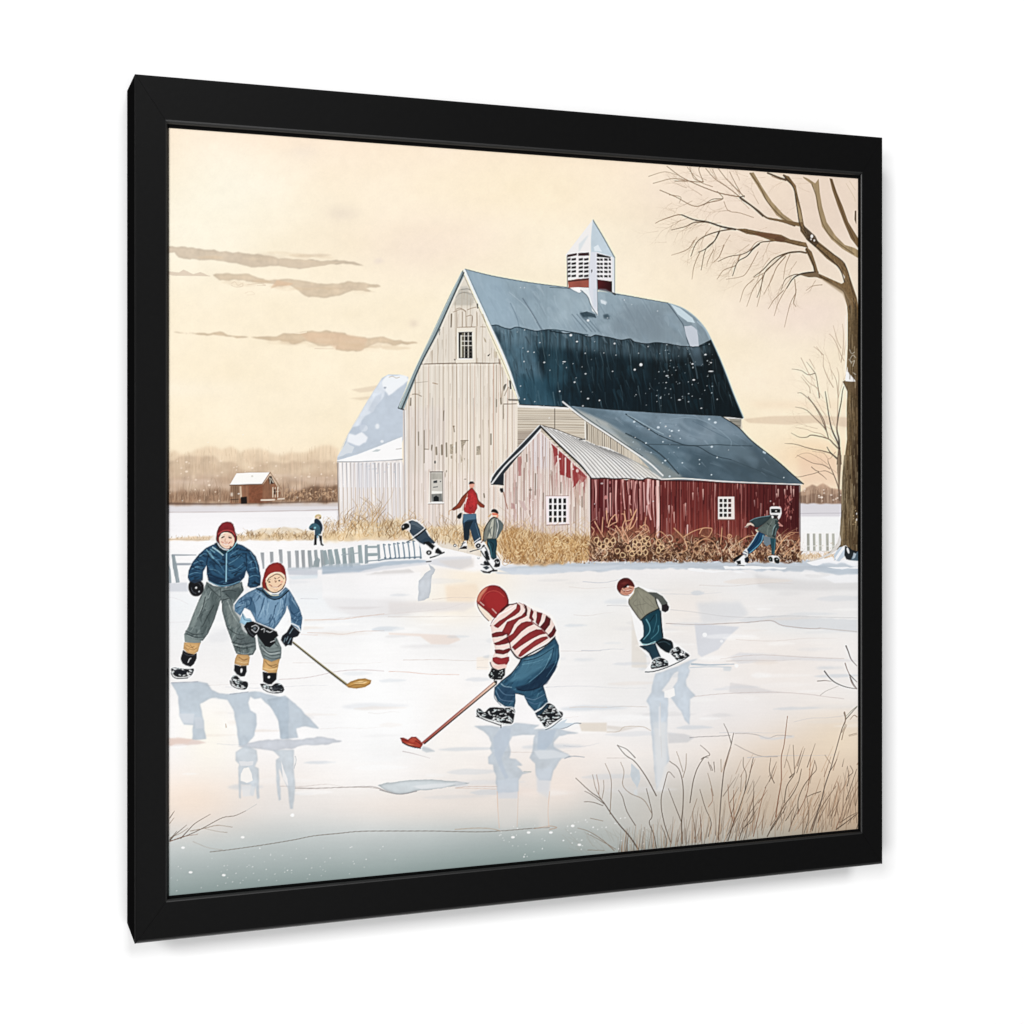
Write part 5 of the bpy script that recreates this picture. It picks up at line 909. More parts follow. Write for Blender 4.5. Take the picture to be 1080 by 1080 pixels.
    P('355 520 400 520 415 560 380 555', (236, 206, 180)); P('220 480 245 430 290 420 330 440 360 480 330 470 290 450 260 480 235 495', (226, 206, 190), .95); L('230 485 280 460', .8, (60, 30, 30), .8)
    P('275 405 340 360 450 335 560 320 600 320 560 380 480 440 400 490 360 490 330 445', (50, 66, 70), 1, 'm.08', edge=.5); L('280 400 360 360 480 335 570 322', .7, (130, 160, 170), .9)
    P('590 335 660 350 690 400 700 480 660 560 650 640 620 660 540 620 460 570 380 530 400 500 480 440 550 380', (96, 108, 104), 1, 'm.1 g.06', edge=.4); P('640 380 690 400 700 490 660 560 650 640 600 620 600 540 640 480', (36, 50, 52), .8); L('530 430 580 470', .8, (30, 40, 40), .8); L('600 400 540 500 530 600', .5, (140, 150, 144), .7); L('600 590 620 500 650 450', .7, (150, 176, 180), .8); L('660 500 640 600', .6, (180, 200, 200), .7)
    P('565 205 590 190 700 192 730 215 735 290 715 350 690 380 675 340 600 330 568 300', (244, 240, 240), 1, sm=0, edge=.2); P('580 225 640 222 715 228 712 280 585 282', (16, 20, 20)); E(655, 255, 14, 10, (210, 206, 196)); L('600 240 640 235', .6, (80, 90, 90), .8); P('590 310 690 315 680 335 620 340', (20, 26, 26)); P('585 330 610 320 625 345 600 365', (250, 248, 246)); P('620 345 670 340 660 365 630 370', (20, 24, 24)); L('700 190 720 200', .8, (230, 170, 170), .9); L('690 420 720 450 745 470 700 460', 1.2, (206, 150, 140), .9)
    P('405 550 470 575 500 600 470 680 400 770 320 840 260 870 240 800 300 700 370 600', (24, 66, 100), 1, 'm.15', edge=.4); L('395 560 320 690 240 800', .9, (200, 220, 230), .9); L('470 600 440 700 340 800 280 850', .9, (120, 180, 200), .9); L('420 570 380 680 290 790', 1.2, (14, 40, 66), .8)
    P('470 600 600 640 590 720 520 760 480 720', (110, 128, 140), .95); P('570 640 655 650 650 740 630 880 590 870 585 760', (34, 70, 80), 1, 'm.1'); L('640 660 625 870', .7, (90, 130, 140), .8)
    P('180 840 230 780 260 850 250 920 200 900', (230, 234, 232), .95, 'g.3'); P('35 960 100 900 160 870 180 890 120 940 60 985', (16, 18, 22)); P('60 985 120 940 190 880 240 930 260 1000 200 1030 120 1030', (240, 242, 244)); P('85 970 150 960 155 1010 110 1015', (18, 20, 24)); P('205 930 260 900 275 960 250 1000 210 980', (18, 22, 34)); L('170 860 230 880', .9, (30, 50, 90), .8); L('200 830 245 850', .9, (40, 60, 80), .8); L('100 1025 200 1035', .8, (20, 24, 28), .9)
    P('545 900 600 885 680 895 712 940 700 1000 640 995 560 985', (244, 244, 242), .98); P('552 915 580 905 605 930 605 975 570 975 552 950', (18, 26, 24), sm=1); P('625 930 665 915 702 945 695 1000 640 990', (18, 22, 22), sm=1); E(572, 945, 6, 14, (110, 130, 124)); E(668, 945, 12, 9, (200, 210, 206), .9)
    # ---- skater on the right of the rink
    ID('painted_person', 'boy with a brown cap and beige jacket gliding on one skate on the right')
    V(630, 600, 9)
    halo('190 170 260 85 350 150 430 180 570 225 670 320 680 390 620 400 630 650 720 700 870 820 700 920 460 980 520 860 400 720 300 320', g=1.4, a=.8)
    E(268, 168, 83, 82, (208, 150, 128), 1, 'm.06'); P('188 190 188 150 205 115 240 90 285 85 320 105 345 140 352 170 300 160 270 180 240 180 225 200 215 225', (84, 26, 24), 1, 'm.15', sm=1); P('215 140 260 120 300 130 250 150', (120, 50, 44), .7, soft=.4); P('235 180 290 140 300 160 260 182', (30, 14, 16), .9)
    L('230 195 260 215 250 180', .6, (60, 30, 26), .7); E(290, 168, 10, 8, (250, 240, 236)); L('245 200 290 205 330 195', .7, (240, 200, 184), .9); L('265 190 275 215', .5, (150, 70, 60), .8); L('280 215 320 205', .8, (120, 50, 46), .8); L('300 180 330 190', .6, (80, 40, 36), .8); L('250 225 290 240 320 230', .6, (150, 84, 70), .7); L('188 190 215 230 250 250 300 252', .6, (90, 60, 50), .9)
    P('345 230 352 185 390 170 430 190 480 220 560 225 620 260 665 320 675 380 650 405 610 385 618 330 595 300 560 280 575 340 588 378 480 430 415 485 380 450 330 385 296 330 300 285', (140, 138, 122), 1, 'v.06 m.06', edge=.35)
    P('480 222 560 225 620 260 665 320 660 340 610 345 575 290 545 275 500 240', (84, 88, 84), .95, 'm.1'); P('610 345 660 330 682 360 675 395 645 412 612 398', (34, 28, 32), 1, 'g.2'); L('300 290 300 330 340 390 380 450 412 488', .7, (60, 52, 44), .95); L('308 290 345 235 355 190', .6, (200, 184, 150), .9)
    for q in ('370 290 340 330 390 380 430 440', '400 310 420 380 450 440', '430 290 490 340 560 375', '380 200 400 240 440 290', '460 260 500 300 540 350', '350 350 400 340 460 330'): L(q, .45, (100, 98, 86), .7)
    L('415 487 480 430 585 378', 1.3, (20, 30, 34), .95); L('550 275 565 330 590 380', 1.0, (40, 44, 46), .9)
    P('418 490 480 435 585 380 605 400 608 470 615 560 628 650 570 690 520 710 440 722 400 682 438 640 440 590 436 540', (22, 62, 76), 1, 'm.12', edge=.35)
    L('465 480 495 540 495 600 440 670', 1.3, (110, 168, 180), .85, w2=.8); L('580 540 575 600 510 665', 1.2, (80, 136, 150), .8, w2=.6); L('560 430 560 500 530 600', .8, (60, 110, 124), .7); L('540 440 500 500', .8, (10, 30, 40), .8); L('600 420 610 540 620 640', 1.4, (8, 24, 32), .8); L('430 715 480 715 550 690', .9, (170, 220, 226), .9); L('405 688 425 715', .9, (200, 230, 234), .9)
    P('405 732 480 722 552 705 570 760 610 850 560 870 520 865 490 800 450 765', (30, 56, 70), 1, 'm.1', edge=.3); P('550 700 620 655 700 680 715 700 725 760 680 800 650 790 600 755', (14, 26, 32), 1, 'm.2', edge=.2); L('580 700 640 690 690 720', .6, (90, 120, 130), .6); L('405 735 450 765', .8, (10, 20, 26), .9)
    skate('530 870 600 845 660 870 675 910 650 925 515 950'); skate('695 790 760 740 800 770 870 815 850 840 770 870 730 840')
    P('455 970 520 950 650 930 740 890 870 825 876 830 740 905 640 945 560 972 465 985', (250, 250, 250), 1); L('455 978 500 978 570 965 660 935 740 900 820 860 872 825', .9, (30, 40, 46), .95, own=True)
    # ---- central player in stripes
    ID('painted_person', 'player in a red and white striped sweater and red hood bending over his stick')
    V(490, 610, 9.818)
    halo('130 240 290 70 450 230 640 270 900 390 950 560 980 740 960 950 800 1050 420 1050 250 1000 290 640 260 480 120 300', a=.6, g=1.5, col=(254, 250, 244))
    P('270 490 300 430 350 370 440 300 480 275 545 255 620 265 700 320 780 350 880 390 930 480 950 540 940 600 850 680 720 760 600 825 560 825 500 780 465 720 445 800 455 850 430 930 350 945 290 930 270 870 290 820 320 740 290 640 280 560', (246, 222, 214), 1, 'm.03', edge=.15)
    r1 = (140, 44, 46); dk = (92, 26, 30)
    for s_, c in (('300 490 360 440 420 405 480 360 535 310 545 258 575 280 580 320 565 350 520 385 440 430 375 490 345 515 320 505', r1), ('380 560 400 530 440 450 520 420 590 385 625 345 648 380 625 400 560 430 515 480 480 560 455 600 432 578', r1),
                  ('445 605 500 570 545 500 590 460 640 445 690 448 718 475 650 505 590 550 530 615 480 660 462 678 445 640', r1), ('488 712 540 665 600 610 670 560 740 528 800 530 842 572 780 585 700 625 620 675 560 715 520 745', r1), ('555 800 590 745 650 700 730 640 800 608 850 600 868 618 800 662 720 710 640 770 585 812 565 812', (150, 52, 52)),
                  ('610 262 640 285 652 330 640 388 622 370 628 320', dk), ('688 310 715 345 700 395 720 435 700 440 668 412 678 360', (120, 34, 38)), ('748 345 806 360 790 430 765 488 735 455 748 400', (122, 34, 38)), ('845 383 892 418 882 480 832 545 782 500 825 450', dk), ('930 488 950 540 920 600 885 622 858 592 900 548', dk),
                  ('280 575 320 558 380 550 425 570 440 575 400 595 350 605 285 612', (120, 36, 40)), ('300 670 350 655 400 630 438 608 450 640 470 662 430 678 370 690 320 692', (124, 36, 40)), ('310 740 360 735 400 742 465 720 478 740 450 770 400 788 320 778', (110, 34, 36)), ('290 822 330 812 380 826 460 810 462 850 440 890 380 905 320 885 292 860', (150, 44, 48))):
        P(s_, c, 1, 'm.08 g.04', edge=.35)
    L('690 440 740 480 800 520 860 580', .9, dk, .9); L('440 570 445 620 470 680 480 730 530 800 575 830', .9, (70, 24, 28), .9); L('270 490 290 440 345 370', .8, (90, 30, 32), .9); L('470 690 530 650 600 580 660 540', .7, (252, 240, 234), .6); L('480 740 530 810 580 832 640 800 760 735 860 680 935 605', 1.3, (20, 22, 28), .95); L('590 815 720 740 850 665 930 600', 1.1, (252, 248, 246), .9)
    L('275 480 310 425 370 370 450 330 520 285', 1.2, (252, 246, 242), .9); L('560 250 600 270 620 310', .6, (120, 60, 60), .5); P('300 905 350 895 420 885 430 930 350 945 290 930', (240, 206, 196), .9); L('265 870 285 920 330 945', .9, (40, 24, 28), .9)
    # hood
    P('130 255 180 300 290 380 280 440 240 435 180 350 135 290', (246, 226, 208), 1); L('130 262 150 320 200 390 250 440', .8, (80, 50, 44), .95); L('135 250 200 300 290 380', 1.2, (90, 26, 28), .95)
    P('125 240 140 180 175 125 230 85 295 70 360 85 415 135 448 200 455 265 430 300 400 335 350 370 320 410 290 400 240 350 180 300 140 265', (146, 38, 40), 1, 'm.08 g.04', sm=1, edge=.4); P('125 240 145 170 190 115 250 80 220 130 180 180 150 245', (220, 150, 120), .8, soft=.5)
    P('200 200 260 150 340 140 400 190 410 260 370 320 310 340 240 300', (162, 42, 44), .8, soft=1); L('180 225 215 165 280 130 350 140 410 190', .7, (206, 90, 80), .7); L('360 90 420 145 450 230 430 290', 1.3, (100, 20, 26), .8); P('380 320 440 270 455 265 480 270 430 305 360 360', (70, 20, 24), .95); L('160 245 200 280', .8, (250, 230, 220), .8); L('285 315 330 362', .8, (250, 225, 215), .8); L('455 270 500 268 540 256', 1.1, (70, 24, 26), .9)
    # glove
    P('278 930 350 948 420 928 418 1000 385 1048 310 1052 258 1030 246 1000 270 960', (20, 24, 26), 1, edge=0)
    for _ in range(16): E(U(275, 405), U(955, 1035), U(4, 9), U(3, 7), (214, 226, 224), .85)
    V(410, 610, 5.4)
    # trousers
    tp = P('750 458 830 430 900 385 948 338 968 380 972 450 950 520 915 575 880 610 895 660 907 705 870 735 830 757 795 720 770 668 720 655 722 700 715 738 660 728 620 700 602 660 605 620 640 585 700 540 735 500', (44, 82, 106), 1, 'm.08 l.06', edge=.4)
    folds(tp, 60, 2.4, ((14, 38, 58), (26, 58, 82)), (1.0, 3.0), (6, 16), (.25, .5), .5); folds(tp, 50, 2.4, ((104, 150, 168), (80, 126, 150)), (.8, 2.2), (5, 14), (.25, .5), .5)
    P('780 460 880 420 940 390 940 440 860 520 760 580 680 590 740 520', (84, 130, 152), .65, soft=1.2); P('860 540 940 480 960 500 900 600 820 640 740 640 720 620 800 600', (16, 34, 56), .75, soft=1.0); P('620 630 660 610 720 640 715 700 660 715 620 680', (36, 62, 88), .7, soft=.6)
    for q, wd, c in (('770 470 850 450 940 395', 1.0, (16, 36, 52)), ('760 490 830 478 880 460', .7, (110, 156, 176)), ('940 400 920 470 850 560 760 620', 1.0, (20, 44, 66)), ('925 430 880 520 800 590', .7, (120, 166, 184)), ('960 400 950 480 900 560', .7, (90, 134, 156)), ('640 590 680 560 740 500', .9, (130, 170, 186)), ('610 640 640 690 710 700', .8, (120, 150, 176)), ('620 620 660 660 715 665', .8, (110, 144, 170)), ('640 600 660 615 700 620', 1.0, (170, 200, 214)), ('780 680 830 690 890 660', .8, (120, 146, 170)), ('790 700 840 715 895 690', .7, (90, 120, 150)), ('730 630 780 640 860 620 890 600', 1.2, (12, 26, 44)), ('660 735 710 740', 1.2, (14, 24, 38)), ('720 655 765 660', .8, (14, 24, 38)), ('605 620 603 680 640 725', .8, (20, 36, 56)), ('640 588 700 540 745 480 760 455', 1.4, (14, 26, 38)), ('750 458 850 420 948 340', 1.2, (16, 24, 32)), ('970 400 972 450 950 520', .6, (180, 206, 216))):
        L(q, wd, c, .75, w2=wd*.6)
    skate('500 748 520 742 545 762 580 735 650 738 715 742 712 800 700 828 650 830 560 802 508 788'); L('505 770 540 795 640 825 700 832', 1.0, (240, 244, 244), .9); L('500 785 560 810 640 838', .9, (24, 28, 32), .95, own=True); L('640 835 640 850', .9, (24, 28, 32), .9)
    skate('838 775 870 750 905 712 940 725 960 750 990 765 985 790 940 820 895 848 870 820'); P('832 768 870 745 902 712 912 730 870 770 845 785', (30, 52, 66), 1); L('895 855 940 830 1000 795', 1.0, (240, 246, 248), .95); L('893 862 930 845 985 800', .7, (60, 74, 84), .9)
    ID('painted_hockey_stick', 'long brown stick with a red blade held by the striped player')
    P('603 585 617 600 208 942 188 940', (232, 204, 184), 1, col2=(150, 70, 60), grad=[610, 590, 200, 940]); L('614 600 400 778 203 942', 1.1, (24, 16, 18), .95); L('602 588 420 742', .6, (120, 60, 50), .8); L('420 742 190 935', .9, (120, 36, 34), .8)
    P('65 908 85 908 110 918 130 902 155 902 180 925 195 945 180 968 150 966 110 955 78 938', (168, 62, 48), 1, 'm.1', edge=.5); L('78 935 120 955 180 968', 1.0, (30, 16, 18), .95); P('90 935 150 950 180 955 120 948', (236, 160, 120), .8); L('130 912 160 930 185 945', .6, (60, 20, 20), .9); L('67 910 100 925 130 925', .8, (90, 24, 24), .8); P('110 925 135 908 160 915 140 935', (190, 84, 64), .8)
    E(610, 590, 9, 8, (20, 22, 26)); L('600 580 612 600', 1.0, (20, 22, 26), .9)
    # ---- tall boy, left
    ID('painted_person', 'tallest boy at the left in a dark blue jacket, red hat and grey trousers')
    V(175, 535, 6.75)
    halo('430 100 350 200 230 340 155 500 200 630 260 600 160 860 130 950 260 950 390 680 490 1010 640 1010 560 850 560 560 670 570 660 400 500 260 490 130', a=.7, g=1.6)
    tr = P('290 530 268 590 235 660 190 770 160 850 130 905 165 930 210 945 262 950 300 900 345 800 370 720 388 670 395 660 400 740 430 850 460 930 488 1010 500 1040 560 1062 620 1050 642 1010 638 930 590 870 545 800 510 740 480 690 510 650 555 590 540 530 430 570 340 560', (104, 116, 116), 1, 'm.08 g.05', sm=0, edge=.45)
    folds(tr, 110, 1.9, ((46, 56, 58), (66, 78, 78)), (1.0, 2.6), (5, 14), (.25, .5), .7); folds(tr, 90, 1.9, ((156, 166, 164), (134, 146, 144)), (.7, 1.7), (4, 10), (.25, .5), .7)
    P('310 560 380 640 370 720 330 800 280 900 240 930 270 800 320 700', (70, 82, 82), .6, soft=1.2); P('230 680 290 600 300 640 240 760 200 860 170 850', (138, 150, 148), .7, soft=1.0); P('400 600 520 570 550 600 490 660 440 640', (60, 72, 74), .7, soft=1); P('420 700 480 700 520 780 500 860 450 840', (128, 138, 136), .6, soft=1); P('500 900 620 920 638 1000 520 990', (84, 94, 96), .6, soft=1)
    for q in ('300 560 340 600 385 640', '390 580 392 620 390 670', '400 600 450 590 500 600', '410 660 450 650 470 670', '280 640 260 720 220 800', '340 700 300 770 260 850', '150 900 210 925 270 925', '140 880 200 905 265 900', '470 960 540 975 630 960', '490 990 560 1005 640 985', '440 860 500 900 560 910', '500 930 530 940 560 930', '430 620 460 650', '540 560 545 600'): L(q, 1.0, (34, 42, 44), .75, w2=.5)
    for q in ('150 912 210 935 265 935', '260 700 230 780', '450 700 480 770 520 830', '475 975 550 990 630 975', '320 600 300 650', '440 670 460 720', '510 1030 560 1045 620 1030'): L(q, .8, (176, 186, 184), .7, w2=.4)
    L('135 905 160 860 195 765 240 655', .5, (150, 160, 158), .8); P('380 690 390 660 398 690 395 740', (250, 250, 250), .95, own=False)
    j = P('370 255 330 268 285 290 235 335 190 390 162 450 155 500 170 532 230 518 262 508 264 460 290 412 292 480 305 528 350 552 400 568 460 560 520 540 558 500 572 450 590 490 580 560 600 575 640 570 672 555 675 495 662 415 640 350 600 305 545 270 500 258 440 310', (34, 70, 98), 1, 'm.1 l.06', edge=.4)
    P('440 320 520 290 570 380 560 460 500 520 440 530', (46, 88, 116), .6, soft=1.4, clip=j); P('320 290 400 330 420 500 330 480 300 400', (44, 84, 112), .5, soft=1.2, clip=j); P('290 410 300 520 420 565 540 520 570 440 540 470 440 520 330 480', (14, 36, 58), .7, soft=1, clip=j)
    folds(j, 70, .4, ((8, 22, 36), (14, 38, 60)), (1.2, 3.0), (5, 13), (.35, .65), .8); folds(j, 60, .4, ((84, 128, 156), (58, 102, 132)), (.7, 1.8), (4, 9), (.3, .6), .8)
    for q, wd in (('310 310 340 360 380 400 420 465', 1.0), ('330 290 370 315 410 335', 1.2), ('240 350 275 330 300 345', 1.0), ('200 400 250 380 280 400', 1.0), ('185 440 230 420 265 430', .9), ('165 480 210 465 262 470', .9), ('600 320 640 390 655 470', .9), ('590 400 620 380 650 400', .8), ('600 440 640 430 660 450', .8), ('450 400 500 370 540 330', .9), ('450 450 500 440 550 400', .8), ('460 340 520 300', .9), ('310 440 360 450 400 480', .8), ('590 500 630 485 672 495', 1.0), ('330 360 300 330', .7)):
        L(q, wd, (120, 166, 190), .6, w2=.4, clip=j)
    for q in ('300 350 290 400 296 450', '570 330 575 400 572 460', '220 370 250 400 270 440', '340 380 390 430', '460 360 520 340 560 360', '470 470 520 450 560 420', '600 350 630 400 640 450', '310 480 360 500 410 510', '180 420 220 440 260 450'): L(q, 1.3, (10, 28, 46), .7, w2=.5, clip=j)
    L('432 322 430 400 428 530', 1.1, (150, 196, 214), .95); L('422 322 420 530', .5, (14, 36, 56), .8); L('305 525 350 548 400 560 460 552 525 528', 1.0, (110, 150, 170), .9); L('300 515 350 538 400 550 460 542 530 512', .5, (12, 30, 46), .8)
    # hat and face
    V(215, 540, 21.6)
    P('240 720 300 690 340 780 420 850 520 880 640 850 720 760 760 700 770 760 620 880 520 930 440 970 340 900', (16, 44, 58), 1)
    P('280 640 285 560 300 440 340 340 420 250 530 218 620 235 670 280 695 360 720 470 755 570 745 650 700 740 640 820 520 830 400 780 330 720', (118, 28, 34), 1, 'm.1 g.06', edge=.4); P('400 260 530 235 640 270 680 400 600 350 480 330 380 390', (138, 34, 42), .6, soft=.6); L('330 500 420 440 530 415 640 440 700 510', 1.2, (190, 80, 76), .7); L('290 560 290 640 330 700 400 780', 1.0, (40, 12, 18), .9); L('745 560 740 650 690 740', 1.2, (30, 14, 20), .9)
    P('345 620 355 560 400 490 470 462 560 468 630 500 680 560 695 640 685 720 650 780 590 815 500 825 420 790 365 720', (240, 208, 186), 1, 'm.04', sm=1); L('350 560 400 480 500 445 620 470 690 560', 1.0, (40, 10, 16), .9); P('400 480 470 465 440 530 390 580 360 590', (252, 240, 224), .8, soft=.3)
    P('390 590 420 560 465 545 480 570 450 580 410 600', (60, 40, 34), .9); P('545 570 580 560 640 585 630 605 580 600', (70, 44, 40), .9); L('390 545 430 520 480 515', .4, (150, 110, 90), .7); L('560 545 600 540 640 560', .4, (150, 110, 90), .7); L('490 600 480 660 500 690 540 690', .6, (190, 130, 110), .9); L('400 680 440 700 500 735 560 720 600 680', .7, (170, 90, 78), .9); L('450 715 500 745 550 730', .7, (252, 246, 240), .9); L('420 750 500 790 590 770', .5, (190, 140, 120), .6); E(430, 690, 22, 16, (230, 170, 150), .6); E(620, 680, 30, 30, (240, 180, 160), .6); P('580 790 620 770 640 800 600 815', (90, 70, 60), .8)
    L('350 740 420 810 520 850 620 830', .8, (20, 20, 22), .9); L('320 720 380 800 460 850 560 865', 1.1, (246, 250, 250), .95); L('530 910 620 850 700 770 740 700', 1.0, (140, 196, 210), .9); L('200 800 330 890 440 985', 1.0, (190, 224, 232), .9); L('290 730 340 800 430 870', 1.2, (10, 22, 26), .9); L('150 850 250 920', 1.0, (130, 180, 196), .8); L('60 860 160 980 220 1060', 1.0, (140, 190, 206), .8)
    # glove, socks, skates
    V(175, 535, 6.75)
    P('160 580 165 540 195 518 240 520 268 550 268 590 245 625 210 635 180 620', (14, 16, 20), 1, sm=1); E(215, 573, 8, 7, (240, 240, 240)); E(236, 600, 6, 6, (200, 206, 210), .8); L('180 570 190 600 215 615', .5, (110, 116, 124), .8); L('200 540 230 538 250 560', .5, (90, 96, 104), .7); P('165 525 225 515 262 505 262 522 200 540', (30, 50, 70), .9)
    V(175, 660, 8.308)
    P('160 70 240 115 310 125 305 155 250 160 165 140', (120, 132, 130), .95, 'm.1')
    P('160 145 250 150 302 150 280 225 245 250 190 238 152 200', (214, 172, 116), 1, 'm.1', edge=.3)
    for q in ('180 170 220 190 250 180', '200 200 240 210 270 195', '170 190 200 215', '210 165 240 200'): L(q, .5, (120, 84, 50), .8)
    P('150 212 190 238 245 250 270 240 268 290 245 335 215 360 175 348 145 330 128 290 140 250', (18, 20, 24), 1, sm=0); L('195 320 205 295 218 285', 1.0, (250, 250, 250), .95); L('150 240 200 260 255 258', .5, (90, 94, 100), .7)
    skate('45 385 70 366 130 375 200 380 242 376 238 410 205 448 130 455 75 438'); P('60 390 100 382 190 395 180 420 100 425', (18, 22, 30), .85); L('42 395 60 435 100 452 160 452 210 440', 1.0, (245, 247, 248), .95); L('45 410 65 448 110 462 190 458', .8, (24, 28, 32), .95, own=True)
    P('625 250 720 255 735 275 725 345 660 352 600 332 608 285', (206, 164, 110), 1, 'm.1', edge=.3); L('640 275 680 300 715 290', .8, (120, 84, 50), .8); L('620 310 680 325 720 320', .5, (240, 214, 170), .8); P('600 340 650 352 705 350 708 400 690 442 655 445 620 425 596 392', (18, 20, 24), 1); E(662, 390, 10, 18, (240, 240, 240)); L('655 400 660 410', 1, (240, 240, 240), .8)
    skate('568 485 590 435 625 440 660 480 712 492 718 530 695 556 640 545 590 520'); L('562 480 575 520 630 550 690 556', .8, (24, 28, 32), .95, own=True); L('570 470 600 525 660 548', .7, (246, 248, 250), .9)
    # ---- smaller boy
    ID('painted_person', 'smaller boy in a light blue sweater and red hat holding a hockey stick at the left')
    V(175, 535, 6.75)
    halo('780 390 700 460 680 570 580 610 485 700 530 790 560 880 660 920 690 1060 820 1060 790 930 860 800 900 760 960 890 970 780 880 590 860 450', a=.6, g=1.5)
    P('648 905 700 880 790 930 822 1000 818 1075 800 1090 700 1090 685 1060 662 990', (122, 134, 134), 1, 'm.1', edge=.4)
    for q in ('670 960 720 1010 800 1000', '680 1000 740 1040 815 1030', '690 1040 750 1065 815 1055', '790 940 780 970 800 990'): L(q, 1.0, (50, 60, 62), .7); 
    L('665 975 720 1025 800 1015', .8, (196, 204, 204), .7)
    s2 = P('690 568 640 580 580 608 520 652 488 695 490 740 530 772 560 715 600 735 625 780 640 815 700 840 770 868 800 830 850 750 862 700 885 760 893 832 960 885 972 785 950 715 910 640 880 590 852 568 800 620 740 620', (104, 138, 166), 1, 'm.08 l.06', edge=.45)
    P('640 620 720 640 800 650 820 700 780 820 720 830 650 780', (132, 164, 190), .6, soft=1.5, clip=s2); P('560 640 620 640 640 760 600 730 560 700', (50, 84, 112), .7, soft=1, clip=s2); P('870 640 960 720 970 880 900 830 890 740', (48, 82, 112), .7, soft=1, clip=s2); P('490 700 530 720 560 710 540 770 500 750', (80, 120, 150), .7, soft=.6, clip=s2)
    folds(s2, 46, 1.8, ((40, 70, 98), (62, 96, 126)), (1.0, 2.6), (5, 12), (.3, .6), .6); folds(s2, 40, 1.8, ((158, 188, 210), (136, 168, 194)), (.7, 1.8), (4, 10), (.3, .6), .6)
    for q in ('600 640 630 700 640 780', '560 715 600 690 610 640', '700 650 680 720 650 790', '860 600 850 680 830 760', '880 700 900 760 950 740', '890 740 930 780 968 770', '895 790 930 810 968 800', '760 780 740 820 700 835', '520 680 560 660 600 660', '500 720 540 700', '780 700 760 800'): L(q, 1.1, (26, 56, 84), .65, w2=.5, clip=s2)
    for q in ('700 700 670 780', '640 600 700 640', '820 640 810 720 780 800', '900 660 940 720', '520 700 560 690', '893 815 930 840 965 850', '730 680 720 760'): L(q, .9, (176, 206, 224), .6, w2=.4, clip=s2)
    P('545 750 525 820 575 845 615 815 600 790 570 790', (160, 200, 222), 1, edge=.3); L('545 760 560 800 610 810', .6, (40, 70, 96), .8); L('895 828 940 850 958 885', 1.3, (236, 244, 248), .95); L('890 840 955 893', .7, (20, 30, 40), .9)
    # hat + face
    V(265, 585, 21.6)
    P('100 760 240 740 330 840 450 930 560 950 680 920 790 800 860 820 760 930 640 1010 520 1040 360 990 220 860', (60, 92, 116), 1); L('120 780 260 840 380 960 520 1020 660 990 760 900 850 820', 1.1, (16, 26, 36), .9); L('250 800 350 910 470 960', 1.0, (14, 20, 26), .9)
    P('250 720 245 640 270 540 300 420 330 330 400 240 500 190 600 175 680 200 740 260 775 340 785 430 800 560 780 660 720 780 620 850 500 870 380 830 300 790', (140, 36, 32), 1, 'm.08 g.05', edge=.4); P('350 340 450 260 600 220 720 300 740 400 560 380 420 430', (154, 44, 38), .6, soft=.6); P('640 210 740 270 775 380 770 440 700 400', (112, 18, 22), .6, soft=.5); L('250 640 260 740 310 800', .9, (120, 90, 60), .8)
    P('325 640 335 560 390 480 470 425 570 402 660 415 740 460 775 530 775 620 745 710 690 790 600 850 500 870 410 820 350 740', (240, 208, 176), 1, 'm.04', sm=1); L('340 560 400 475 480 425 580 405 680 420 760 490', 1.1, (252, 234, 206), .95); L('330 640 350 740 410 820 500 865 600 850 700 780 760 690', .9, (36, 30, 26), .85); L('300 780 400 880 500 930 620 920', .9, (244, 230, 196), .9)
    L('370 600 400 540 480 490 560 445 640 455 700 500 745 550', .7, (60, 44, 36), .85); P('380 610 420 600 440 635 400 640', (50, 34, 30), .9); P('610 575 650 570 665 605 630 610', (50, 34, 30), .9); L('385 580 440 560', .6, (110, 80, 64), .8); L('540 580 555 630 570 600', .7, (120, 70, 50), .9); L('600 540 650 510', .6, (100, 64, 50), .8); L('530 530 560 550', .9, (70, 44, 36), .9)
    L('420 680 470 720 530 745 600 735 660 690 690 670', .8, (130, 66, 54), .85); L('480 725 540 752 600 740', .6, (250, 240, 226), .9); E(420, 690, 26, 18, (232, 160, 130), .6); E(690, 620, 30, 24, (226, 150, 130), .6); L('520 800 560 815 600 800', .5, (170, 110, 90), .7)
    # gloves
    V(175, 535, 6.75)
    P('555 850 575 818 620 812 660 830 720 855 790 885 800 915 772 935 778 965 740 998 705 990 665 935 645 905 620 932 585 905', (14, 16, 20), 1)
    for q in ('610 850 640 840 660 860 640 890 610 870', '680 870 700 865 700 890', '715 880 740 890 760 880', '745 960 770 950'): L(q, .8, (220, 226, 230), .9)
    E(632, 862, 10, 10, (120, 130, 136), .8); L('580 860 600 895 625 915', .5, (110, 116, 122), .7)
    P('893 832 955 890 940 918 905 930 895 985 870 980 852 992 835 970 818 945 828 915 860 890', (20, 26, 34), 1); 
    for q in ('850 930 840 960', '870 920 856 950', '905 860 880 900', '890 930 870 970'): L(q, .7, (150, 176, 188), .8)
    V(175, 660, 8.308)
    P('815 130 870 200 1010 190 1012 240 990 300 920 320 860 290 835 200', (124, 136, 136), 1, 'm.1', edge=.3)
    for q in ('835 170 900 230 1000 220', '850 220 920 260 1005 250', '860 260 930 290 1000 280'): L(q, .9, (56, 66, 68), .75)
    L('840 185 905 245 1000 235', .7, (206, 214, 214), .7)
    P('855 285 925 315 998 288 985 350 972 412 900 412 845 385', (208, 166, 110), 1, 'm.1', edge=.3); L('870 310 910 350 970 340', .9, (130, 100, 60), .8); L('850 370 910 385 975 375', 1.0, (236, 206, 150), .8); L('900 340 940 365 980 350', .6, (100, 76, 44), .8)
    P('848 402 900 412 972 412 968 470 930 512 890 515 852 490', (16, 18, 22), 1); E(902, 450, 11, 11, (246, 246, 246))
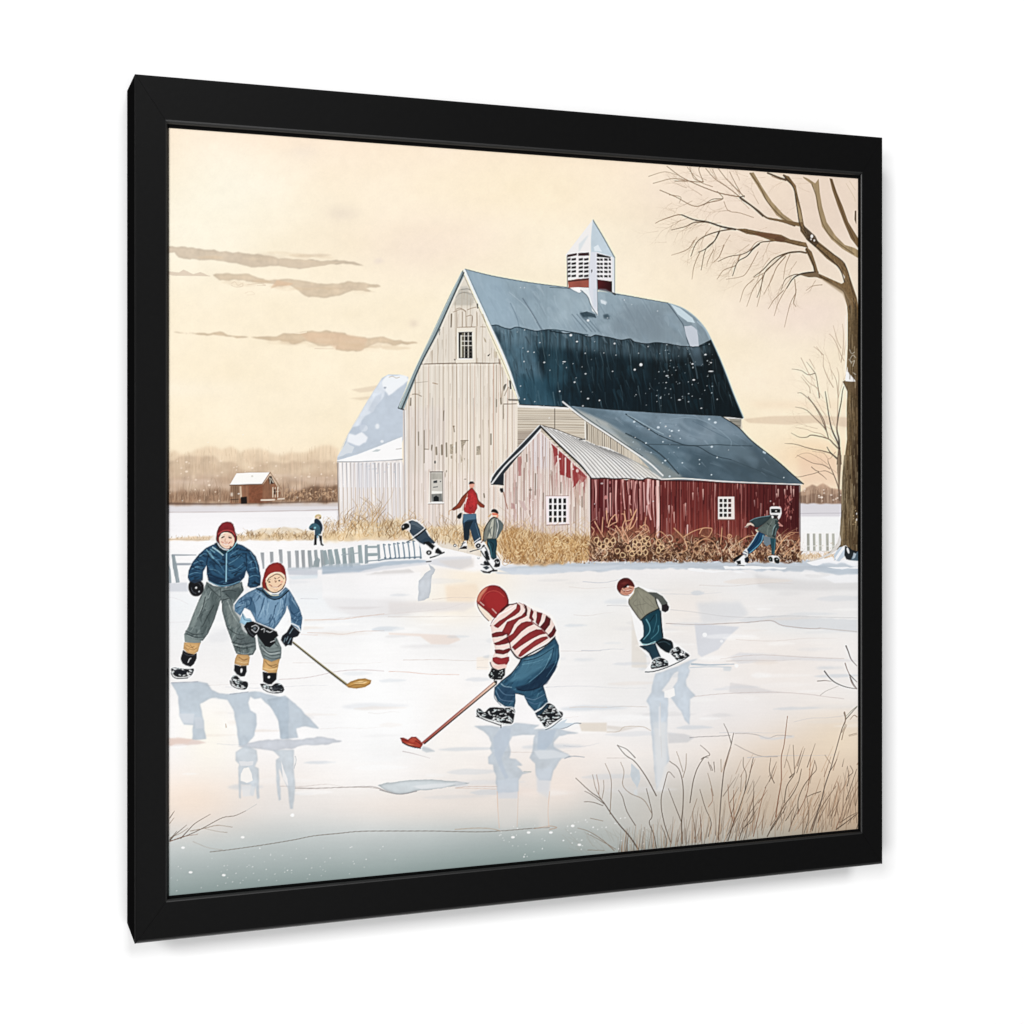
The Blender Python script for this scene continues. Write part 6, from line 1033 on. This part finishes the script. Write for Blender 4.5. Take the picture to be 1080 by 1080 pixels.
    P('930 505 975 465 1010 500 960 520', (240, 244, 246), 1); skate('832 508 870 512 920 530 960 505 1008 512 1035 548 1018 578 960 584 890 568 850 540'); P('925 540 960 512 1005 520 1020 550 990 570 940 568', (24, 30, 36), .85); L('828 510 860 560 930 588 1010 584 1035 560', .8, (24, 28, 32), .95, own=True); L('850 545 920 575 1000 578', .8, (246, 248, 250), .9)
    ID('painted_hockey_stick', 'olive stick with a tan blade held by the smaller boy')
    V(175, 640, 4.696)
    L('630 176 760 280 850 350 905 392', 1.7, (92, 84, 58), 1, w2=2.4, own=True); L('632 174 760 276 850 345 900 385', .6, (196, 184, 140), .8, w2=.8); L('628 180 758 285 848 355 903 397', .5, (30, 28, 18), .8)
    P('890 388 915 370 950 358 985 354 1018 364 1012 382 985 398 945 405 905 400', (196, 150, 84), 1, 'm.1', edge=.4); P('925 376 965 366 1000 370 985 380 945 382', (240, 206, 150), .9); L('905 396 945 385 990 388 1010 378', .7, (130, 90, 44), .8); L('920 372 960 376 1000 366', .5, (120, 84, 40), .7)
def finish():
    # crisp ink edges of the print: a light unsharp pass over the colour field
    for c in range(3):
        ch = img[..., c]; img[..., c] = np.clip(ch+.55*(ch-blur(ch, 2)), 0, 1)
def paint():
    background(); reflections(); woods(); outbuilding(); barn(); shed(); small_tree(); brush(); fences(); big_tree(); reeds(); people()
    # a few loose snowflakes over everything
    V(); dots(30, 180, 440, 900, 560, .4, .9, (250, 248, 246), (.4, .9)); finish()
# ------------------------------------------------------------------ materials
def mat(name, base, rough=.6, spec=.2, noise_amt=0, scale=200, bump=0, attr=None, gain=1.0):
    m = bpy.data.materials.new(name); m.use_nodes = True; nt = m.node_tree; b = nt.nodes['Principled BSDF']
    b.inputs['Roughness'].default_value = rough; b.inputs['Specular IOR Level'].default_value = spec
    b.inputs['Base Color'].default_value = (*base, 1)
    tc = nt.nodes.new('ShaderNodeTexCoord'); nz = nt.nodes.new('ShaderNodeTexNoise'); nz.inputs['Scale'].default_value = scale; nz.inputs['Detail'].default_value = 4
    nt.links.new(tc.outputs['Object'], nz.inputs['Vector'])
    mr = nt.nodes.new('ShaderNodeMapRange'); mr.inputs['To Min'].default_value = (1-noise_amt)*gain; mr.inputs['To Max'].default_value = (1+noise_amt)*gain
    nt.links.new(nz.outputs['Fac'], mr.inputs['Value'])
    mx = nt.nodes.new('ShaderNodeVectorMath'); mx.operation = 'SCALE'
    if attr:
        at = nt.nodes.new('ShaderNodeAttribute'); at.attribute_name = attr; nt.links.new(at.outputs['Color'], mx.inputs[0])
    else: mx.inputs[0].default_value = base
    nt.links.new(mr.outputs[0], mx.inputs['Scale']); nt.links.new(mx.outputs[0], b.inputs['Base Color'])
    if bump:
        bp = nt.nodes.new('ShaderNodeBump'); bp.inputs['Strength'].default_value = bump; bp.inputs['Distance'].default_value = .0004
        nt.links.new(nz.outputs['Fac'], bp.inputs['Height']); nt.links.new(bp.outputs[0], b.inputs['Normal'])
    return m
def mesh(name, verts, faces, m, parent=None, smooth=False):
    me = bpy.data.meshes.new(name); me.from_pydata([tuple(v) for v in verts], [], [tuple(f) for f in faces]); me.update()
    me.materials.append(m); o = bpy.data.objects.new(name, me); col.objects.link(o)
    if parent: o.parent = parent
    return o
M_wall = mat('white_wall', (.90, .90, .90), .8, .1, .004, 30)
M_side = mat('matt_black_side', (.0035, .0035, .0036), .9, 0, .1, 200)
M_frame = mat('black_painted_wood', (.0042, .0042, .0043), .40, .050, .18, 240, .10)
M_edge = mat('black_highlight_edge', (.011, .011, .011), .38, .42, .10, 240, .05)  # lighter, glossier frame black: bevel highlight put into the material
M_back = mat('grey_backing_board', (.25, .22, .19), .9, .1, .1, 80)
M_paper = mat('white_paper', (.78, .78, .77), .7, .1, .01, 300)
M_ink = mat('printed_ink', (.78, .78, .78), .55, .08, .012, 900, 0, 'ink', .805)
# ------------------------------------------------------------------ wall
D = 0.0517                                     # depth of the frame
wl = mesh('wall', [(-14, D, -3), (16, D, -3), (16, D, 9), (-14, D, 9)], [(0, 1, 2, 3)], M_wall); wl['kind'] = 'structure'
# ------------------------------------------------------------------ the framed picture
root = bpy.data.objects.new('framed_picture', None); col.objects.link(root); root.location = (CX, D, ZB)
root['label'] = 'black framed print of children skating by a snowy barn, hanging on the white wall'; root['category'] = 'framed picture'
root.empty_display_size = .05
def child(o, parent=root):                     # keep world coordinates in the mesh, hang it under its thing
    o.parent = parent
    if parent is root: o.matrix_parent_inverse = __import__('mathutils').Matrix.Translation((-CX, -D, -ZB))
    return o
# opening of the frame measured on its front face
REC = .0036                                    # the print lies this far behind the front face
W2 = unproj(931.1, 500, 0)[0]
PL = (unproj(178, 132.5, REC)[0]+unproj(178, 944, REC)[0])/2
ra, rb = unproj(905, 190.5, REC), unproj(904.6, 874.8, REC)
ta, tb = unproj(178, 132.5, REC), unproj(178, 944, REC)
PR = W2-(ra[0]+rb[0])/2; PT = ZB+SIZE-(ra[1]+ta[1])/2; PB = (rb[1]+tb[1])/2-ZB
SPC = dict(left=.0012, right=.0006, top=.0022, bottom=.0016)          # visible width of the black spacer under the frame
CHM = dict(left=.0014, right=.0011, top=.0027, bottom=.0018)          # bevel of the inner edge
OL = PL-SPC['left']; OR = PR-SPC['right']; OT = PT-SPC['top']; OB = PB-SPC['bottom']
print('opening', OL, OR, OT, OB)
def profile(wr, i):                              # (inward from the outer edge, depth behind the front face)
    c = .0012 if wr != OB else .0026; p = []
    p.append((0, D-.0005)); p.append((0, c))
    for k in (1, 2, 3): a = k*math.pi/8; p.append((c*(1-math.cos(a)), c*(1-math.sin(a))))
    p.append((c, 0)); p.append((wr-i, 0))
    for k in (1, 2, 3): a = k*math.pi/8; p.append((wr-i+i*math.sin(a), i*(1-math.cos(a))))
    p.append((wr, i)); p.append((wr, .016)); p.append((wr+.0001, .0161)); p.append((wr+.0001, D-.0005))
    return p
def rail(side, wr, wa, wb):
    # corner position for inward distance u: ends are cut along the mitre
    pr = profile(wr, CHM[side]); vs = []; g = .00012
    for end in (0, 1):
        for (u, v) in pr:
            a = u*(wa if end == 0 else wb)/wr + g
            if side == 'top': x = a if end == 0 else W2-a; z = ZB+SIZE-u
            elif side == 'bottom': x = a if end == 0 else W2-a; z = ZB+u
            elif side == 'left': x = u; z = ZB+a if end == 0 else ZB+SIZE-a
            else: x = W2-u; z = ZB+a if end == 0 else ZB+SIZE-a
            vs.append((x, v, z))
    n = len(pr); fs = [(i, (i+1) % n, n+(i+1) % n, n+i) for i in range(n)]
    fs += [tuple(range(n))[::-1], tuple(range(n, 2*n))]
    o = mesh('frame_rail', vs, fs, M_frame)
    import bmesh
    bm = bmesh.new(); bm.from_mesh(o.data); bmesh.ops.recalc_face_normals(bm, faces=bm.faces); bm.to_mesh(o.data); bm.free()
    o.data.materials.append(M_edge); o.data.materials.append(M_side)
    for k_ in (0, 10, 11, 12, 13): o.data.polygons[k_].material_index = 2
    for k_ in list(range(1, 5) if side == 'bottom' else [])+list(range(6, 10)): o.data.polygons[k_].material_index = 1
    return child(o)
rail('left', OL, OB, OT); rail('right', OR, OB, OT); rail('top', OT, OL, OR); rail('bottom', OB, OL, OR)
# thin black spacer lying on the edge of the print
def spacer():
    a0, a1, b0, b1 = OL+.0001, W2-OR-.0001, ZB+OB+.0001, ZB+SIZE-OT-.0001
    c0, c1, e0, e1 = PL, W2-PR, ZB+PB, ZB+SIZE-PT
    vs = []
    for yy in (REC-.0006, REC-.00005):
        vs += [(a0, yy, b0), (a1, yy, b0), (a1, yy, b1), (a0, yy, b1), (c0, yy, e0), (c1, yy, e0), (c1, yy, e1), (c0, yy, e1)]
    fs = []
    for k in range(4):
        j = (k+1) % 4
        fs += [(k, j, 4+j, 4+k), (8+k, 12+k, 12+j, 8+j), (k, 8+k, 8+j, j), (4+k, 4+j, 12+j, 12+k)]
    child(mesh('spacer_strip', vs, fs, M_side))
spacer()
# backing board behind the print
x0, x1, z0, z1 = OL+.0004, W2-OR-.0004, ZB+OB+.0004, ZB+SIZE-OT-.0004
def box(name, a, b, m):
    (ax, ay, az), (bx, by, bz) = a, b
    v = [(ax, ay, az), (bx, ay, az), (bx, by, az), (ax, by, az), (ax, ay, bz), (bx, ay, bz), (bx, by, bz), (ax, by, bz)]
    return child(mesh(name, v, [(0, 3, 2, 1), (4, 5, 6, 7), (0, 1, 5, 4), (1, 2, 6, 5), (2, 3, 7, 6), (3, 0, 4, 7)], m))
box('backing_board', (x0, REC+.0016, z0), (x1, REC+.0046, z1), M_back)
pr_o = box('print', (x0, REC+.0004, z0), (x1, REC+.0012, z1), M_paper)
# ------------------------------------------------------------------ ink: one colour per grid point of the sheet, cut up into what it depicts
paint()
NG = 1150
gx = np.linspace(x0, x1, NG+1); gz = np.linspace(z0, z1, NG+1)
GX, GZ = np.meshgrid(gx, gz)
u, v = proj(GX, REC, GZ)
fx = np.clip((u-CX0)*SS-.5, 0, IW-1.001); fy = np.clip((v-CY0)*SS-.5, 0, IH-1.001)
xi = fx.astype(int); yi = fy.astype(int); tx = (fx-xi)[..., None]; ty = (fy-yi)[..., None]
samp = (img[yi, xi]*(1-tx)+img[yi, xi+1]*tx)*(1-ty)+(img[yi+1, xi]*(1-tx)+img[yi+1, xi+1]*tx)*ty
samp = np.clip(samp, 0, 1)
lin = np.where(samp <= .04045, samp/12.92, ((samp+.055)/1.055)**2.4)
rgba = np.concatenate([lin, np.ones_like(lin[..., :1])], -1).reshape(-1, 4).astype(np.float32)
pos = np.stack([GX, np.full_like(GX, REC), GZ], -1).reshape(-1, 3).astype(np.float32)
uc, vc = proj((GX[:-1, :-1]+GX[1:, 1:])/2, REC, (GZ[:-1, :-1]+GZ[1:, 1:])/2)
fid = ids[np.clip(((vc-CY0)*SS).astype(int), 0, IH-1), np.clip(((uc-CX0)*SS).astype(int), 0, IW-1)]
base = (np.arange(NG)[:, None]*(NG+1)+np.arange(NG)[None, :])
quads = np.stack([base, base+1, base+NG+2, base+NG+1], -1).reshape(-1, 4)
fid = fid.reshape(-1)
for k, (nm, lb) in enumerate(KINDS):
    q = quads[fid == k]
    if len(q) == 0: print('EMPTY', nm); continue
    used, inv = np.unique(q.ravel(), return_inverse=True)
    me = bpy.data.meshes.new(nm)
    me.vertices.add(len(used)); me.vertices.foreach_set('co', pos[used].ravel())
    me.loops.add(inv.size); me.loops.foreach_set('vertex_index', inv.astype(np.int32).ravel())
    me.polygons.add(len(q)); me.polygons.foreach_set('loop_start', np.arange(0, inv.size, 4, dtype=np.int32))
    at = me.color_attributes.new('ink', 'FLOAT_COLOR', 'POINT'); at.data.foreach_set('color', rgba[used].ravel())
    me.update(); me.validate(); me.materials.append(M_ink)
    o = bpy.data.objects.new(nm, me); col.objects.link(o); o.parent = pr_o
    if lb: o['label'] = lb
